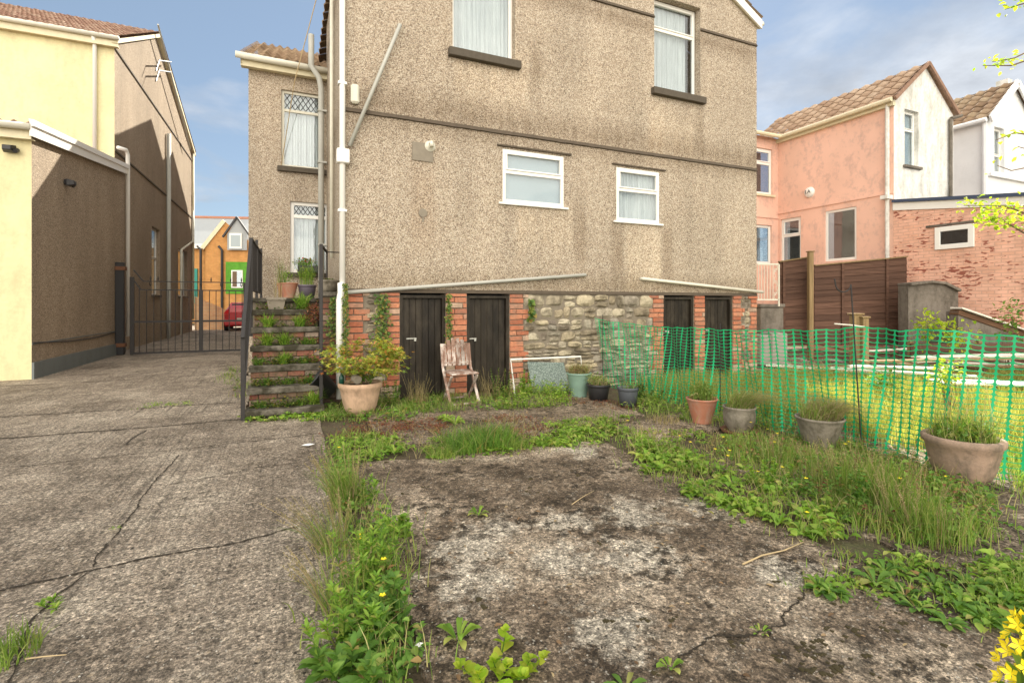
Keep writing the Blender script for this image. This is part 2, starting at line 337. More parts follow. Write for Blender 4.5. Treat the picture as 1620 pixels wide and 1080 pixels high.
LICH = [(.25, -4.55, .42), (.12, -4.85, .34), (.45, -4.35, .3), (.62, -4.85, .34), (1.0, -4.95, .38), (1.35, -4.5, .4), (.9, -4.45, .3), (1.85, -4.6, .3), (1.75, -3.2, .35), (.55, -5.4, .3), (1.6, -5.4, .3)]
M_SLAB = concrete('lichened_patio_concrete', (.060, .045, .031), (.195, .156, .118), (.46, .40, .325), False, LICH)
M_SLAB2 = concrete('dark_patio_concrete', (.08, .062, .046), (.20, .162, .125), (.36, .305, .24))
m, t = mat('garden_earth'); c = OC(t); n = t.noise(c, 4, 8, .7); n2 = t.noise(c, 40, 5, .7)
finish(t, t.mix(1.0, t.ramp(n, [(.35, (.075, .056, .035)), (.5, (.125, .098, .062)), (.65, (.13, .13, .06))]), t.ramp(n2, [(.3, .6), (.7, 1.3)]), 'MULTIPLY'), .95, n2, 1, .03); M_EARTH = m
M_CRACK = plain('dirt_filled_crack', (.035, .027, .018), .95, .4, 30, bs=.8)

# ------------------------------------------------------------------ mesh builder
class MB:
    def __init__(s, M=None): s.v = []; s.f = []; s.M = M
    def add(s, vs, fs, raw=False):
        b = len(s.v)
        s.v += [tuple(p) for p in vs] if (raw or not s.M) else [tuple(s.M(*p)) for p in vs]
        s.f += [tuple(b+i for i in f) for f in fs]; return s
    def box(s, a0, a1, b0, b1, c0, c1, j=0):
        vs = [(x, y, z) for z in (c0, c1) for y in (b0, b1) for x in (a0, a1)]
        if j: vs = [tuple(q+random.uniform(-j, j) for q in p) for p in vs]
        return s.add(vs, [(0,2,3,1),(4,5,7,6),(0,1,5,4),(2,6,7,3),(0,4,6,2),(1,3,7,5)])
    def bar(s, p, q, wd, ht, up=(0,0,1), w2=None, h2=None):
        p, q = Vector(p), Vector(q); d = (q-p).normalized(); u = Vector(up)
        x = d.cross(u)
        if x.length < 1e-4: x = d.cross(Vector((0,1,0)))
        x.normalize(); y = x.cross(d); vs = []
        for c, ww, hh in ((p, wd, ht), (q, w2 or wd, h2 or ht)):
            for sx, sy in ((-1,-1),(1,-1),(1,1),(-1,1)): vs.append(c+x*sx*ww/2+y*sy*hh/2)
        return s.add(vs, [(0,1,2,3),(7,6,5,4),(0,4,5,1),(1,5,6,2),(2,6,7,3),(3,7,4,0)])
    def tube(s, pts, r, n=8, r2=None):
        pts = [Vector(p) for p in pts]; L = len(pts); vs = []; x = None
        for i, p in enumerate(pts):
            d = (pts[min(i+1, L-1)]-pts[max(i-1, 0)]).normalized()
            if x is None:
                x = d.cross(Vector((0,0,1)))
                if x.length < .05: x = d.cross(Vector((0,1,0)))
            x = (x-d*x.dot(d)).normalized(); y = d.cross(x)
            rr = r if r2 is None else r+(r2-r)*i/(L-1)
            for k in range(n):
                a = 2*math.pi*k/n; vs.append(p+x*rr*math.cos(a)+y*rr*math.sin(a))
        fs = [(i*n+k, i*n+(k+1)%n, (i+1)*n+(k+1)%n, (i+1)*n+k) for i in range(L-1) for k in range(n)]
        fs += [tuple(range(n-1, -1, -1)), tuple((L-1)*n+k for k in range(n))]
        return s.add(vs, fs)
    def lathe(s, prof, c=(0,0,0), n=36, axis='z', wob=0.0):
        vs = []
        for i, (r, z) in enumerate(prof):
            for k in range(n):
                a = 2*math.pi*k/n; rr = r*(1+wob*math.sin(3*a+1))
                vs.append((c[0]+rr*math.cos(a), c[1]+rr*math.sin(a), c[2]+z) if axis == 'z' else (c[0]+rr*math.cos(a), c[1]+z, c[2]+rr*math.sin(a)))
        fs = [(i*n+k, i*n+(k+1)%n, (i+1)*n+(k+1)%n, (i+1)*n+k) for i in range(len(prof)-1) for k in range(n)]
        return s.add(vs, fs)
    def build(s, name, m, parent=None, bevel=0, smooth=False, merge=False):
        me = bpy.data.meshes.new(name); me.from_pydata(s.v, [], s.f); me.materials.append(m)
        bm = bmesh.new(); bm.from_mesh(me)
        if bevel: bmesh.ops.bevel(bm, geom=bm.edges[:], offset=bevel, segments=1, affect='EDGES', clamp_overlap=True)
        bmesh.ops.recalc_face_normals(bm, faces=bm.faces[:]); bm.to_mesh(me); bm.free()
        if smooth:
            for p in me.polygons: p.use_smooth = True
        o = bpy.data.objects.new(name, me); COL.objects.link(o)
        if parent: o.parent = parent
        return o
def empty(name, loc=(0,0,0), rz=0):
    o = bpy.data.objects.new(name, None); COL.objects.link(o); o.location = loc; o.rotation_euler = (0,0,rz); o.empty_display_size = .2; return o
def tag(o, label=None, cat=None, group=None, kind=None):
    if label: o['label'] = label
    if cat: o['category'] = cat
    if group: o['group'] = group
    if kind: o['kind'] = kind
    return o
def copy_tree(o, parent=None):
    c = o.copy(); COL.objects.link(c); c.parent = parent
    for ch in list(o.children): copy_tree(ch, c)
    return c
def npmesh(name, V, Fc, m, parent=None):
    V = np.asarray(V, np.float32).reshape(-1, 3); Fc = np.asarray(Fc, np.int32)
    k = Fc.shape[1]; me = bpy.data.meshes.new(name)
    me.vertices.add(len(V)); me.vertices.foreach_set('co', V.ravel())
    me.loops.add(Fc.size); me.loops.foreach_set('vertex_index', Fc.ravel())
    me.polygons.add(len(Fc)); me.polygons.foreach_set('loop_start', np.arange(0, Fc.size, k, dtype=np.int32))
    me.update(calc_edges=True); me.validate(); me.materials.append(m)
    o = bpy.data.objects.new(name, me); COL.objects.link(o)
    if parent: o.parent = parent
    return o

# ------------------------------------------------------------------ frames: each house has its own axes (u along rear wall, v back, z up)
class Frame:
    def __init__(s, ox, oy, ang=AX): s.o = (ox, oy); s.c, s.s = math.cos(ang), math.sin(ang); s.a = ang
    def ray(s, px, py):
        dx, dz = (px-CX)/F, (HY-py)/F
        ox, oy = -s.o[0], -s.o[1]
        return (ox*s.c+oy*s.s, -ox*s.s+oy*s.c), (dx*s.c+s.s, -dx*s.s+s.c), dz
    def onv(s, px, py, v=0.0):
        o, d_, dz = s.ray(px, py); k = (v-o[1])/d_[1]; return o[0]+k*d_[0], CAMH+k*dz
    def onu(s, px, py, u=0.0):
        o, d_, dz = s.ray(px, py); k = (u-o[0])/d_[0]; return o[1]+k*d_[1], CAMH+k*dz
    def loc(s, X, Y): X -= s.o[0]; Y -= s.o[1]; return X*s.c+Y*s.s, -X*s.s+Y*s.c
    def wor(s, u, v): return s.o[0]+u*s.c-v*s.s, s.o[1]+u*s.s+v*s.c
def gp(px, py, z=0.0):
    k = (CAMH-z)*F/(py-HY); return ((px-CX)/F*k, k)

def rear(v0): return lambda a, d_, z: (a, v0+d_, z)          # wall facing the camera, d goes into the house
def west(u0): return lambda a, d_, z: (u0+d_, a, z)          # wall facing left
def east(u0): return lambda a, d_, z: (u0-d_, a, z)          # wall facing right

def wall(mb, a0, a1, z0, z1, holes, rev=.13):
    A = sorted({a0, a1, *[h[0] for h in holes], *[h[1] for h in holes]}); Z = sorted({z0, z1, *[h[2] for h in holes], *[h[3] for h in holes]})
    for i in range(len(A)-1):
        for j in range(len(Z)-1):
            am, zm = (A[i]+A[i+1])/2, (Z[j]+Z[j+1])/2
            if any(h[0] < am < h[1] and h[2] < zm < h[3] for h in holes): continue
            mb.add([(A[i], 0, Z[j]), (A[i+1], 0, Z[j]), (A[i+1], 0, Z[j+1]), (A[i], 0, Z[j+1])], [(0,1,2,3)])
    for h in holes:
        p = [(h[0], h[2]), (h[1], h[2]), (h[1], h[3]), (h[0], h[3])]
        for k in range(4):
            q, r = p[k], p[(k+1) % 4]
            mb.add([(q[0], 0, q[1]), (r[0], 0, r[1]), (r[0], rev, r[1]), (q[0], rev, q[1])], [(0,1,2,3)])
    return mb

def window(par, M, h, transom=None, mull=None, fm=None, sill=None, inside='curtain', fw=.055, rec=.09, lattice=False, label=None, cover=1.0, top_frame=True, glass=None, silld=.06, sillh=.07):
    a0, a1, z0, z1 = h; fm = fm or M_UPVC; d0, d1 = rec, rec+.05
    b = MB(M)
    b.box(a0, a0+fw, d0, d1, z0, z1); b.box(a1-fw, a1, d0, d1, z0, z1)
    b.box(a0+fw, a1-fw, d0, d1, z0, z0+fw); b.box(a0+fw, a1-fw, d0, d1, z1-fw, z1)
    if transom is not None: b.box(a0+fw, a1-fw, d0, d1, transom-fw*.5, transom+fw*.5)
    for mm in (mull or []): b.box(mm-fw/2, mm+fw/2, d0+.001, d1-.001, z0+fw, z1-fw)
    if transom is not None and top_frame:      # opening top light: a second inner frame standing proud
        g = fw*.45
        b.box(a0+fw, a0+fw+g, d0-.015, d1-.01, transom+fw*.5, z1-fw); b.box(a1-fw-g, a1-fw, d0-.015, d1-.01, transom+fw*.5, z1-fw)
        b.box(a0+fw+g, a1-fw-g, d0-.015, d1-.01, transom+fw*.5, transom+fw*.5+g); b.box(a0+fw+g, a1-fw-g, d0-.015, d1-.01, z1-fw-g, z1-fw)
    wn = b.build('window', fm, par, bevel=.006)
    if label: wn['label'] = label
    MB(M).box(a0+fw*.6, a1-fw*.6, d0+.02, d0+.028, z0+fw*.6, z1-fw*.6).build('pane', glass or M_GLASS, wn)
    if lattice:
        l = MB(M); zt = transom+fw*.5 if transom else z0; n = 7; W_, H_ = a1-a0-2*fw, z1-fw-zt
        st = W_/n; sl_ = H_/(st*1.5); dd = d0+.012
        for k in range(-6, n+7):
            for sg in (1, -1):
                x0 = a0+fw+k*st; y0, y1 = 0.0, H_
                xe = x0+sg*H_/1.5
                # clip to the light's width
                pts = [(x0, 0), (xe, H_)]; lo, hi = a0+fw, a1-fw
                def cl(p, q):
                    (xa, ya), (xb, yb) = p, q; t0, t1 = 0, 1; dx = xb-xa
                    if abs(dx) < 1e-6: return None
                    ta, tb = (lo-xa)/dx, (hi-xa)/dx
                    t0, t1 = max(0, min(ta, tb)), min(1, max(ta, tb))
                    return None if t1-t0 < .02 else ((xa+dx*t0, (yb-ya)*t0), (xa+dx*t1, (yb-ya)*t1))
                r = cl(*pts)
                if r:
                    p, q = Vector((r[0][0], dd, zt+r[0][1])), Vector((r[1][0], dd, zt+r[1][1]))
                    l.bar(p, q, .012, .004, (0,1,0))
        l.build('lattice', M_LEAD, wn)
    if sill:
        MB(M).box(a0-.07, a1+.07, -silld, d0-.002, z0-sillh, z0-.002).build('sill', sill, wn, bevel=.006)
    c = MB(M)
    if inside == 'curtain':
        n = 90; zb, zt = z0+fw*.5, z1-fw*.5; rows = []
        ph = random.uniform(0, 6)
        A1 = a0+(a1-a0)*cover
        for k in range(n+1):
            a = a0+.01+(A1-a0-.02)*k/n
            dd = d1+.05+.016*math.sin(k*1.05+ph)+.009*math.sin(k*.43+ph*2)
            rows.append(((a, dd, zb), (a, dd+.004*math.sin(k), zt)))
        vs = [p for r in rows for p in r]
        c.add(vs, [(2*k, 2*k+2, 2*k+3, 2*k+1) for k in range(n)])
        c.build('curtain', M_CURT, wn, smooth=True)
        MB(M).box(a0-.1, a1+.1, d1+.3, d1+.32, z0-.1, z1+.1).build('room', M_ROOM, wn)
    elif inside == 'sky_backing':
        c.box(a0, a1, d1+.02, d1+.025, z0, z1); c.build('sky_backing', M_SKYBACK, wn)
    elif inside != 'none':
        c.box(a0-.02, a1+.02, d1+.35, d1+.37, z0-.02, z1+.02); c.build('room', M_DARK, wn)
    return wn

def tiles(name, par, m, E0, E1, T0, T1, cw=.21, rl=.32, amp=.022, s=5, clip=None):
    """pantiled slope: eave E0->E1, top T0->T1; every course is its own strip of tiles, each tile an island"""
    E0, E1, T0, T1 = map(Vector, (E0, E1, T0, T1)); W_ = (E1-E0).length; Ls = (T0-E0).length
    nrm = (E1-E0).cross(T0-E0).normalized()
    if nrm.z < 0: nrm = -nrm
    nc, nr = max(2, int(W_/cw)), max(2, int(Ls/rl)); V, Fc = [], []
    for r in range(nr):
        f0, f1 = r/nr, min(1, (r+1.12)/nr)
        for c in range(nc):
            b = len(V); jj = random.uniform(-.004, .004)
            for k in range(s+1):
                g = (c+k/s)/nc; wv = amp*math.cos(2*math.pi*k/s)
                for q, (f, lift) in enumerate(((f0, .035), (f1, .004), (f0, .015))):
                    p = (E0*(1-g)+E1*g)*(1-f)+(T0*(1-g)+T1*g)*f
                    V.append(p+nrm*(wv+lift+jj))
            for k in range(s):
                i = b+3*k
                Fc += [(i, i+3, i+4, i+1), (i, i+2, i+5, i+3)]
    return npmesh(name, [tuple(v) for v in V], Fc, m, par)

# ------------------------------------------------------------------ SETTING: ground sheets
FM = Frame(-2.26, 6.825)         # the photographed house
g = MB(); n = 2
g.add([(-600, -60, -.06), (600, -60, -.06), (600, 900, -.06), (-600, 900, -.06)], [(0,1,2,3)])
tag(g.build('ground', M_EARTH), kind='structure')

def slab(name, m, poly, top, th=.07, cell=.12, jag=.02, dome=.012):
    """a cast slab in the house's frame: edges broken, top gently uneven"""
    pts = []
    for i in range(len(poly)):
        p, q = poly[i], poly[(i+1) % len(poly)]; L = math.dist(p, q); k = max(1, int(L/cell))
        for j in range(k):
            f = j/k; pts.append((p[0]*(1-f)+q[0]*f+random.uniform(-jag, jag), p[1]*(1-f)+q[1]*f+random.uniform(-jag, jag)))
    N = len(pts); wpts = pts
    bm = bmesh.new()
    tv = [bm.verts.new((x, y, top)) for x, y in wpts]; mv = [bm.verts.new((x+random.uniform(-.01,.01), y+random.uniform(-.01,.01), top-th)) for x, y in wpts]
    bm.faces.new(tv)
    for i in range(N): bm.faces.new((tv[i], mv[i], mv[(i+1) % N], tv[(i+1) % N]))
    bmesh.ops.recalc_face_normals(bm, faces=bm.faces[:])
    me = bpy.data.meshes.new(name); bm.to_mesh(me); bm.free(); me.materials.append(m)
    o = bpy.data.objects.new(name, me); COL.objects.link(o)
    o.location = (FM.o[0], FM.o[1], 0); o.rotation_euler = (0, 0, AX)
    return tag(o, kind='structure')
slab('driveway', M_DRIVE, [(-9.5, -9), (-.36, -9), (-.36, -.45), (-1.2, -.45), (-1.2, 3.6), (-1.45, 3.6), (-1.45, 30), (-9.5, 30)], 0.0, jag=.012)
slab('patio', M_SLAB, [(-.22, -7.5), (2.05, -7.5), (2.05, -5.0), (2.12, -2.95), (.9, -2.85), (-.2, -2.75)], .012, jag=.03)
slab('patio', M_SLAB2, [(.15, -2.35), (2.0, -2.45), (3.3, -2.2), (3.3, -.35), (.15, -.35)], .01, jag=.04)
slab('patio', M_SLAB2, [(2.38, -3.9), (4.6, -3.6), (4.9, -6.8), (2.4, -7.2)], .008, jag=.05)
slab('patio', M_SLAB2, [(2.5, -3.3), (4.3, -2.9), (4.2, -2.15), (2.5, -2.5)], .008, jag=.04)
slab('path', M_SLAB2, [(8.2, -2.0), (13.0, -2.0), (13.0, 5.0), (7.9, 5.0)], .0, jag=.03)

def ribbon(name, m, pix, wd, z=.0165, jit=.5, sub=45):
    P = [Vector((*gp(*p), 0)) for p in pix]; pts = []; wk = 0.0
    for i in range(len(P)-1):
        k = max(2, int((P[i+1]-P[i]).length*sub))
        for j in range(k):
            f = j/k; q = P[i].lerp(P[i+1], f); d_ = (P[i+1]-P[i]).normalized(); nn = Vector((-d_.y, d_.x, 0))
            wk = wk*.93+random.gauss(0, .0035); pts.append(q+nn*(wk+random.gauss(0, wd*.12)))
    pts.append(P[-1]); V, Fc = [], []
    for i, p in enumerate(pts):
        d_ = (pts[min(i+1, len(pts)-1)]-pts[max(i-1, 0)]).normalized(); nn = Vector((-d_.y, d_.x, 0)); e = min(i, len(pts)-1-i)/3
        ww = wd/2*random.uniform(1-jit, 1+jit)*min(1, .3+e)
        V += [tuple(p+nn*ww+Vector((0,0,z))), tuple(p-nn*ww+Vector((0,0,z)))]
        if i: b = 2*i-2; Fc.append((b, b+1, b+3, b+2))
    return tag(npmesh(name, V, Fc, m), kind='structure')
bsoil = MB(); cs_ = .25
for i_ in range(24):
    for j_ in range(32):
        u_, v_ = -.42+i_*cs_, -7.6+j_*cs_
        bsoil.add([(u_, v_, -.012), (u_+cs_, v_, -.012), (u_+cs_, v_+cs_, -.012), (u_, v_+cs_, -.012)], [(0,1,2,3)])
so_ = bsoil.build('soil', M_EARTH); so_.location = (FM.o[0], FM.o[1], 0); so_.rotation_euler = (0, 0, AX); tag(so_, kind='structure')
ribbon('pavement_crack', M_CRACK, [(-40, 662), (385, 636)], .022, .004)
ribbon('pavement_crack', M_CRACK, [(-40, 697), (200, 679), (385, 663)], .026, .004)
ribbon('pavement_crack', M_CRACK, [(29, 738), (200, 719), (260, 714), (385, 699), (500, 686)], .011, .004)
ribbon('pavement_crack', M_CRACK, [(-10, 936), (60, 920), (144, 902), (260, 878), (380, 858), (470, 834)], .013, .004, .7)
ribbon('pavement_crack', M_CRACK, [(146, 900), (150, 880), (183, 844), (231, 777), (284, 719)], .009, .005, .7)
ribbon('pavement_crack', M_CRACK, [(140, 906), (90, 940), (50, 985), (30, 1040), (10, 1090)], .010, .005, .7)
ribbon('pavement_crack', M_CRACK, [(-60, 614), (180, 602), (332, 593)], .03, .004)
ribbon('pavement_crack', M_CRACK, [(200, 705), (212, 690), (232, 680)], .012, .004)
ribbon('pavement_crack', M_CRACK, [(260, 768), (330, 756), (420, 738), (500, 728)], .008, .004)
ribbon('pavement_crack', M_CRACK, [(1070, 1042), (1100, 1030), (1128, 1006), (1180, 1008), (1236, 992), (1240, 978), (1268, 950), (1272, 938)], .009, .0165, .7, 110)
ribbon('pavement_crack', M_CRACK, [(1000, 955), (1060, 975), (1120, 992)], .004, .0165, .6, 110)

# ------------------------------------------------------------------ THE PHOTOGRAPHED HOUSE
HW = FM.onv(1197, 300)[0]          # wall length
ZB, ZE = 1.51, 6.94                # bottom of the render, eaves
LV, LU = 3.69, -1.40               # main block: rear wall plane and its left side
H = empty('terraced_house', (FM.o[0], FM.o[1], 0), AX)
tag(H, 'brown pebbledashed house with brick and stone base and four low dark doors', 'house')
def rect(fr, x0, x1, yt, yb, v=0.0, at=None):
    """window opening from picture columns and the rows measured at column `at`"""
    a0, a1 = fr.onv(x0, 300, v)[0], fr.onv(x1, 300, v)[0]; at = x0 if at is None else at
    return (a0, a1, fr.onv(at, yb, v)[1], fr.onv(at, yt, v)[1])
wA = list(rect(FM, 716, 815, -150, 78)); wA[3] = wA[2]+1.85; wA = tuple(wA)
wB = list(rect(FM, 1035, 1108, -60, 140)); wB[3] = min(6.90, FM.onv(1035, -9)[1]); wB = tuple(wB)
wC = rect(FM, 795, 892, 235, 320); wD = rect(FM, 975, 1043, 264, 349)
MR = rear(0)
b = wall(MB(MR), 0, HW, ZB, ZE, [wA, wB, wC, wD])
PK = ZE+HW/2*.56
b.add([(0, 0, ZE), (HW, 0, ZE), (HW/2, 0, PK)], [(0,1,2)])
b.add([(0, 0, ZB), (HW, 0, ZB), (HW, .26, ZB), (0, .26, ZB)], [(0,1,2,3)])
b.add([(0, 0, 0), (0, LV, 0), (0, LV, ZE), (0, 0, ZE)], [(0,1,2,3)])
b.v[-4:] = [(0, 0, ZB), (0, LV, 1.2), (0, LV, ZE), (0, 0, ZE)]
b.add([(HW, 0, 0), (HW, 9, 0), (HW, 9, ZE), (HW, 0, ZE)], [(0,1,2,3)])
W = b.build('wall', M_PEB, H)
# left return + main block, with an added unseen block behind it
MRW = rear(LV)
wE = rect(FM, 445, 513, 141, 263, LV, 445); wF = rect(FM, 459, 521, 318, 431, LV, 459)
b = wall(MB(MRW), LU, 0, 0, 6.0, [wE, wF])
b.add([(LU, 0, 0), (LU, 14, 0), (LU, 14, 6.0), (LU, 0, 6.0)], [(0,1,2,3)])
SHADOW_PROF = [(LV, 6.0), (8.7, 8.62), (8.9, 8.2), (9.14, 8.05), (9.9, 8.72), (10.8, 9.55), (15.5, 11.4), (19.07, 13.0), (22.2, 11.3), (25, 8.6)]  # past the first ridge: unseen outline, shaped for its shadow on the yellow house
b.add([(LU, LV, 6.0), (LU, 25, 6)]+[(LU, p[0], p[1]) for p in SHADOW_PROF[::-1]], [tuple(range(12))])
b.add([(LU, 14, 0), (LU, 25, 0), (LU, 25, 6), (LU, 14, 6)], [(0,1,2,3)])
b.add([(LU, 25, 0), (HW, 25, 0), (HW, 25, 8.6), (LU, 25, 8.6)], [(0,1,2,3)])
b.add([(HW, 8.7, 0), (HW, 25, 0)]+[(HW, p[0], p[1]) for p in SHADOW_PROF[::-1][:-1]], [tuple(range(11))])
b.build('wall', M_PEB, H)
# string courses: the bellmouth drips of the render
for z_, x0, x1 in ((FM.onv(550, 175)[1], 0, HW), (FM.onv(1150, 60)[1], 0, HW)):
    segs = [(x0, x1)]
    for h in (wA, wB):
        if h[2] < z_ < h[3]: segs = [q for s_ in segs for q in ((s_[0], h[0]), (h[1], s_[1]))]
    for s_ in segs:
        bb = MB(MR)
        n = int((s_[1]-s_[0])/.15)+1
        for k in range(n):
            a, c = s_[0]+(s_[1]-s_[0])*k/n, s_[0]+(s_[1]-s_[0])*(k+1)/n
            dz = random.uniform(-.004, .004)
            bb.add([(a, -.028, z_-.012+dz), (c, -.028, z_-.012+dz), (c, 0.002, z_+.05), (a, .002, z_+.05), (a, .002, z_-.02), (c, .002, z_-.02)], [(0,1,2,3), (0,4,5,1)])
        bb.build('drip_moulding', M_DRIP, H)
bb = MB(MR)
for k in range(50):
    a, c = HW*k/50, HW*(k+1)/50
    bb.add([(a, -.02, ZB+.0), (c, -.02, ZB), (c, .003, ZB+.06), (a, .003, ZB+.06), (a, .26, ZB-.004), (c, .26, ZB-.004)], [(0,1,2,3), (0,4,5,1)])
bb.build('drip_moulding', M_DRIP, H)
window(H, MR, wA, mull=None, sill=M_SILL, fm=M_UPVC, silld=.09, sillh=.12, rec=.12, label='tall upper window with white net curtain')
window(H, MR, wB, transom=FM.onv(1035, 37)[1], sill=M_SILL, silld=.09, sillh=.12, rec=.14, inside='curtain', cover=.88, label='tall upper window with a top light')
window(H, MR, wC, transom=FM.onv(795, 271)[1], sill=M_UPVC, rec=.0, silld=.04, sillh=.035, inside='sky_backing', label='wide low white window')
window(H, MR, wD, transom=FM.onv(975, 299)[1], sill=M_UPVC, rec=.0, silld=.04, sillh=.035, label='narrow low white window with net curtain')
window(H, MRW, wE, transom=FM.onv(445, 172, LV)[1], sill=M_SILL, lattice=True, fm=M_OLDW, silld=.08, sillh=.10, rec=.05, top_frame=False)
window(H, MRW, wF, transom=FM.onv(459, 341, LV)[1], sill=M_SILL, lattice=True, fm=M_UPVC, silld=.08, sillh=.08, rec=.05, fw=.07, top_frame=False, label='tall garden window with lattice top light')
# drips over the two small windows
for h in (wC, wD):
    MB(MR).box(h[0]-.09, h[1]+.13, -.03, .002, h[3]+.03, h[3]+.055, .003).build('drip_moulding', M_DRIP, H)
# roof over the rear wing (ridge runs back), verges, gutter on the right
OV = .07
for sgn, e0, e1 in ((1, HW+OV, HW/2), (-1, -OV, HW/2)):
    ze = ZE-OV*.56
    tiles('roof', H, M_TILE2, (e0, -OV, ze+.02), (e0, 9, ze+.02), (e1, -OV, PK+.02), (e1, 9, PK+.02), .3, .34)
    bb = MB(); bb.bar((e0, -OV+.015, ze-.07), (e1, -OV+.015, PK-.07), .03, .17, (0, 1, 0)); bb.v = bb.v
    # barge board stands on edge
    bb = MB(); d0 = -OV
    bb.add([(e0, d0, ze-.17), (e1, d0, PK-.17), (e1, d0, PK), (e0, d0, ze), (e0, d0+.03, ze-.17), (e1, d0+.03, PK-.17), (e1, d0+.03, PK), (e0, d0+.03, ze)],
           [(0,1,2,3), (4,7,6,5), (0,4,5,1), (3,2,6,7), (0,3,7,4)])
    bb.build('barge_board', M_UPVC, H)
    bb = MB(); bb.add([(e0, d0+.03, ze-.15), (e1, d0+.03, PK-.15), (e1, 0.01, PK-.15), (e0, .01, ze-.15)], [(0,1,2,3)]); bb.build('soffit', M_FASC, H)
bb = MB(); bb.tube([(HW+OV+.03, -OV+.01, ZE-.10), (HW+OV+.03, 9, ZE-.10)], .045, 10); bb.build('gutter', M_OLDW, H, smooth=True)
# main roof
zr = 6.0
tiles('roof', H, M_TILE2, (LU-.12, LV-.22, zr+.0), (0.05, LV-.22, zr), (LU-.12, LV+5.0, zr+2.66), (.05, LV+5.0, zr+2.66), .19, .33, .035)
bb = MB()
for k in range(1, len(SHADOW_PROF)-1): bb.add([(LU-.1, SHADOW_PROF[k][0], SHADOW_PROF[k][1]+.03), (HW, SHADOW_PROF[k][0], SHADOW_PROF[k][1]+.03), (HW, SHADOW_PROF[k+1][0], SHADOW_PROF[k+1][1]+.03), (LU-.1, SHADOW_PROF[k+1][0], SHADOW_PROF[k+1][1]+.03)], [(0,1,2,3)])
bb.build('roof', M_TILE2, H)  # covers the unseen block that was shaped to cast the shadow
bb = MB(); bb.box(LU-.12, .0, LV-.17, LV-.145, zr-.19, zr-.02); bb.box(LU-.12, 0, LV-.145, LV, zr-.17, zr-.15); bb.build('fascia', M_FASC, H)
bb = MB(); bb.tube([(LU-.2, LV-.235, zr-.03), (0.02, LV-.235, zr-.05)], .058, 10); bb.build('gutter', M_OLDW, H, smooth=True)
bb = MB(); bb.add([(LU-.12, LV-.2, zr-.15), (LU-.12, LV+5, zr+2.5), (LU-.12, LV+5, zr+2.66), (LU-.12, LV-.2, zr+.01), (LU-.09, LV-.2, zr-.15), (LU-.09, LV+5, zr+2.5)], [(0,1,2,3), (0,4,5,1)])
bb.build('barge_board', M_FASC, H)

# base: doors, brick piers, rubble
def az(px): return FM.onv(px, 500)[0]
DOORS = [(633, 705), (739, 806), (1050, 1098), (1115, 1159)]
D = [(az(a), az(c)) for a, c in DOORS]
bk = MB(MR); bk.box(0.0, HW, .05, .3, -.06, ZB-.001)
bk = MB(MR)
xs = [0.0]+[q for d_ in D for q in d_]+[HW]
for k in range(0, len(xs), 2): bk.box(xs[k]+.0, xs[k+1], .012, .3, -.06, ZB-.002)
bk.build('base_mortar', M_MORT, H)
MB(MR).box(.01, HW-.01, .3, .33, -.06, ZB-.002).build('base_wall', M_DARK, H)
def bricks(mb, a0, a1, z0, z1, bw=.225, rh=.083, jag=None, d0=-.015, dep=.15):
    z = z0; r = 0
    while z < z1-.02:
        hh = min(rh-.014, z1-z-.002)
        lo, hi = a0, a1
        if jag:
            e = (.09 if (r//2) % 2 else 0)
            if 'r' in jag: hi = a1+e
            if 'l' in jag: lo = a0-e
        x = lo; first = True
        while x < hi-.02:
            w_ = bw*random.uniform(.94, 1.05)
            if r % 2 and first and hi-lo > .3: w_ *= .5
            if hi-(x+w_) < .06: w_ = hi-x
            first = False
            dd = random.uniform(-.008, .008)
            mb.box(x+.004, min(x+w_, hi)-.006, d0+dd, dep, z+random.uniform(-.002, .002), z+hh+random.uniform(-.003, .003), .0035)
            x += w_
        z += rh*random.uniform(.97, 1.03); r += 1
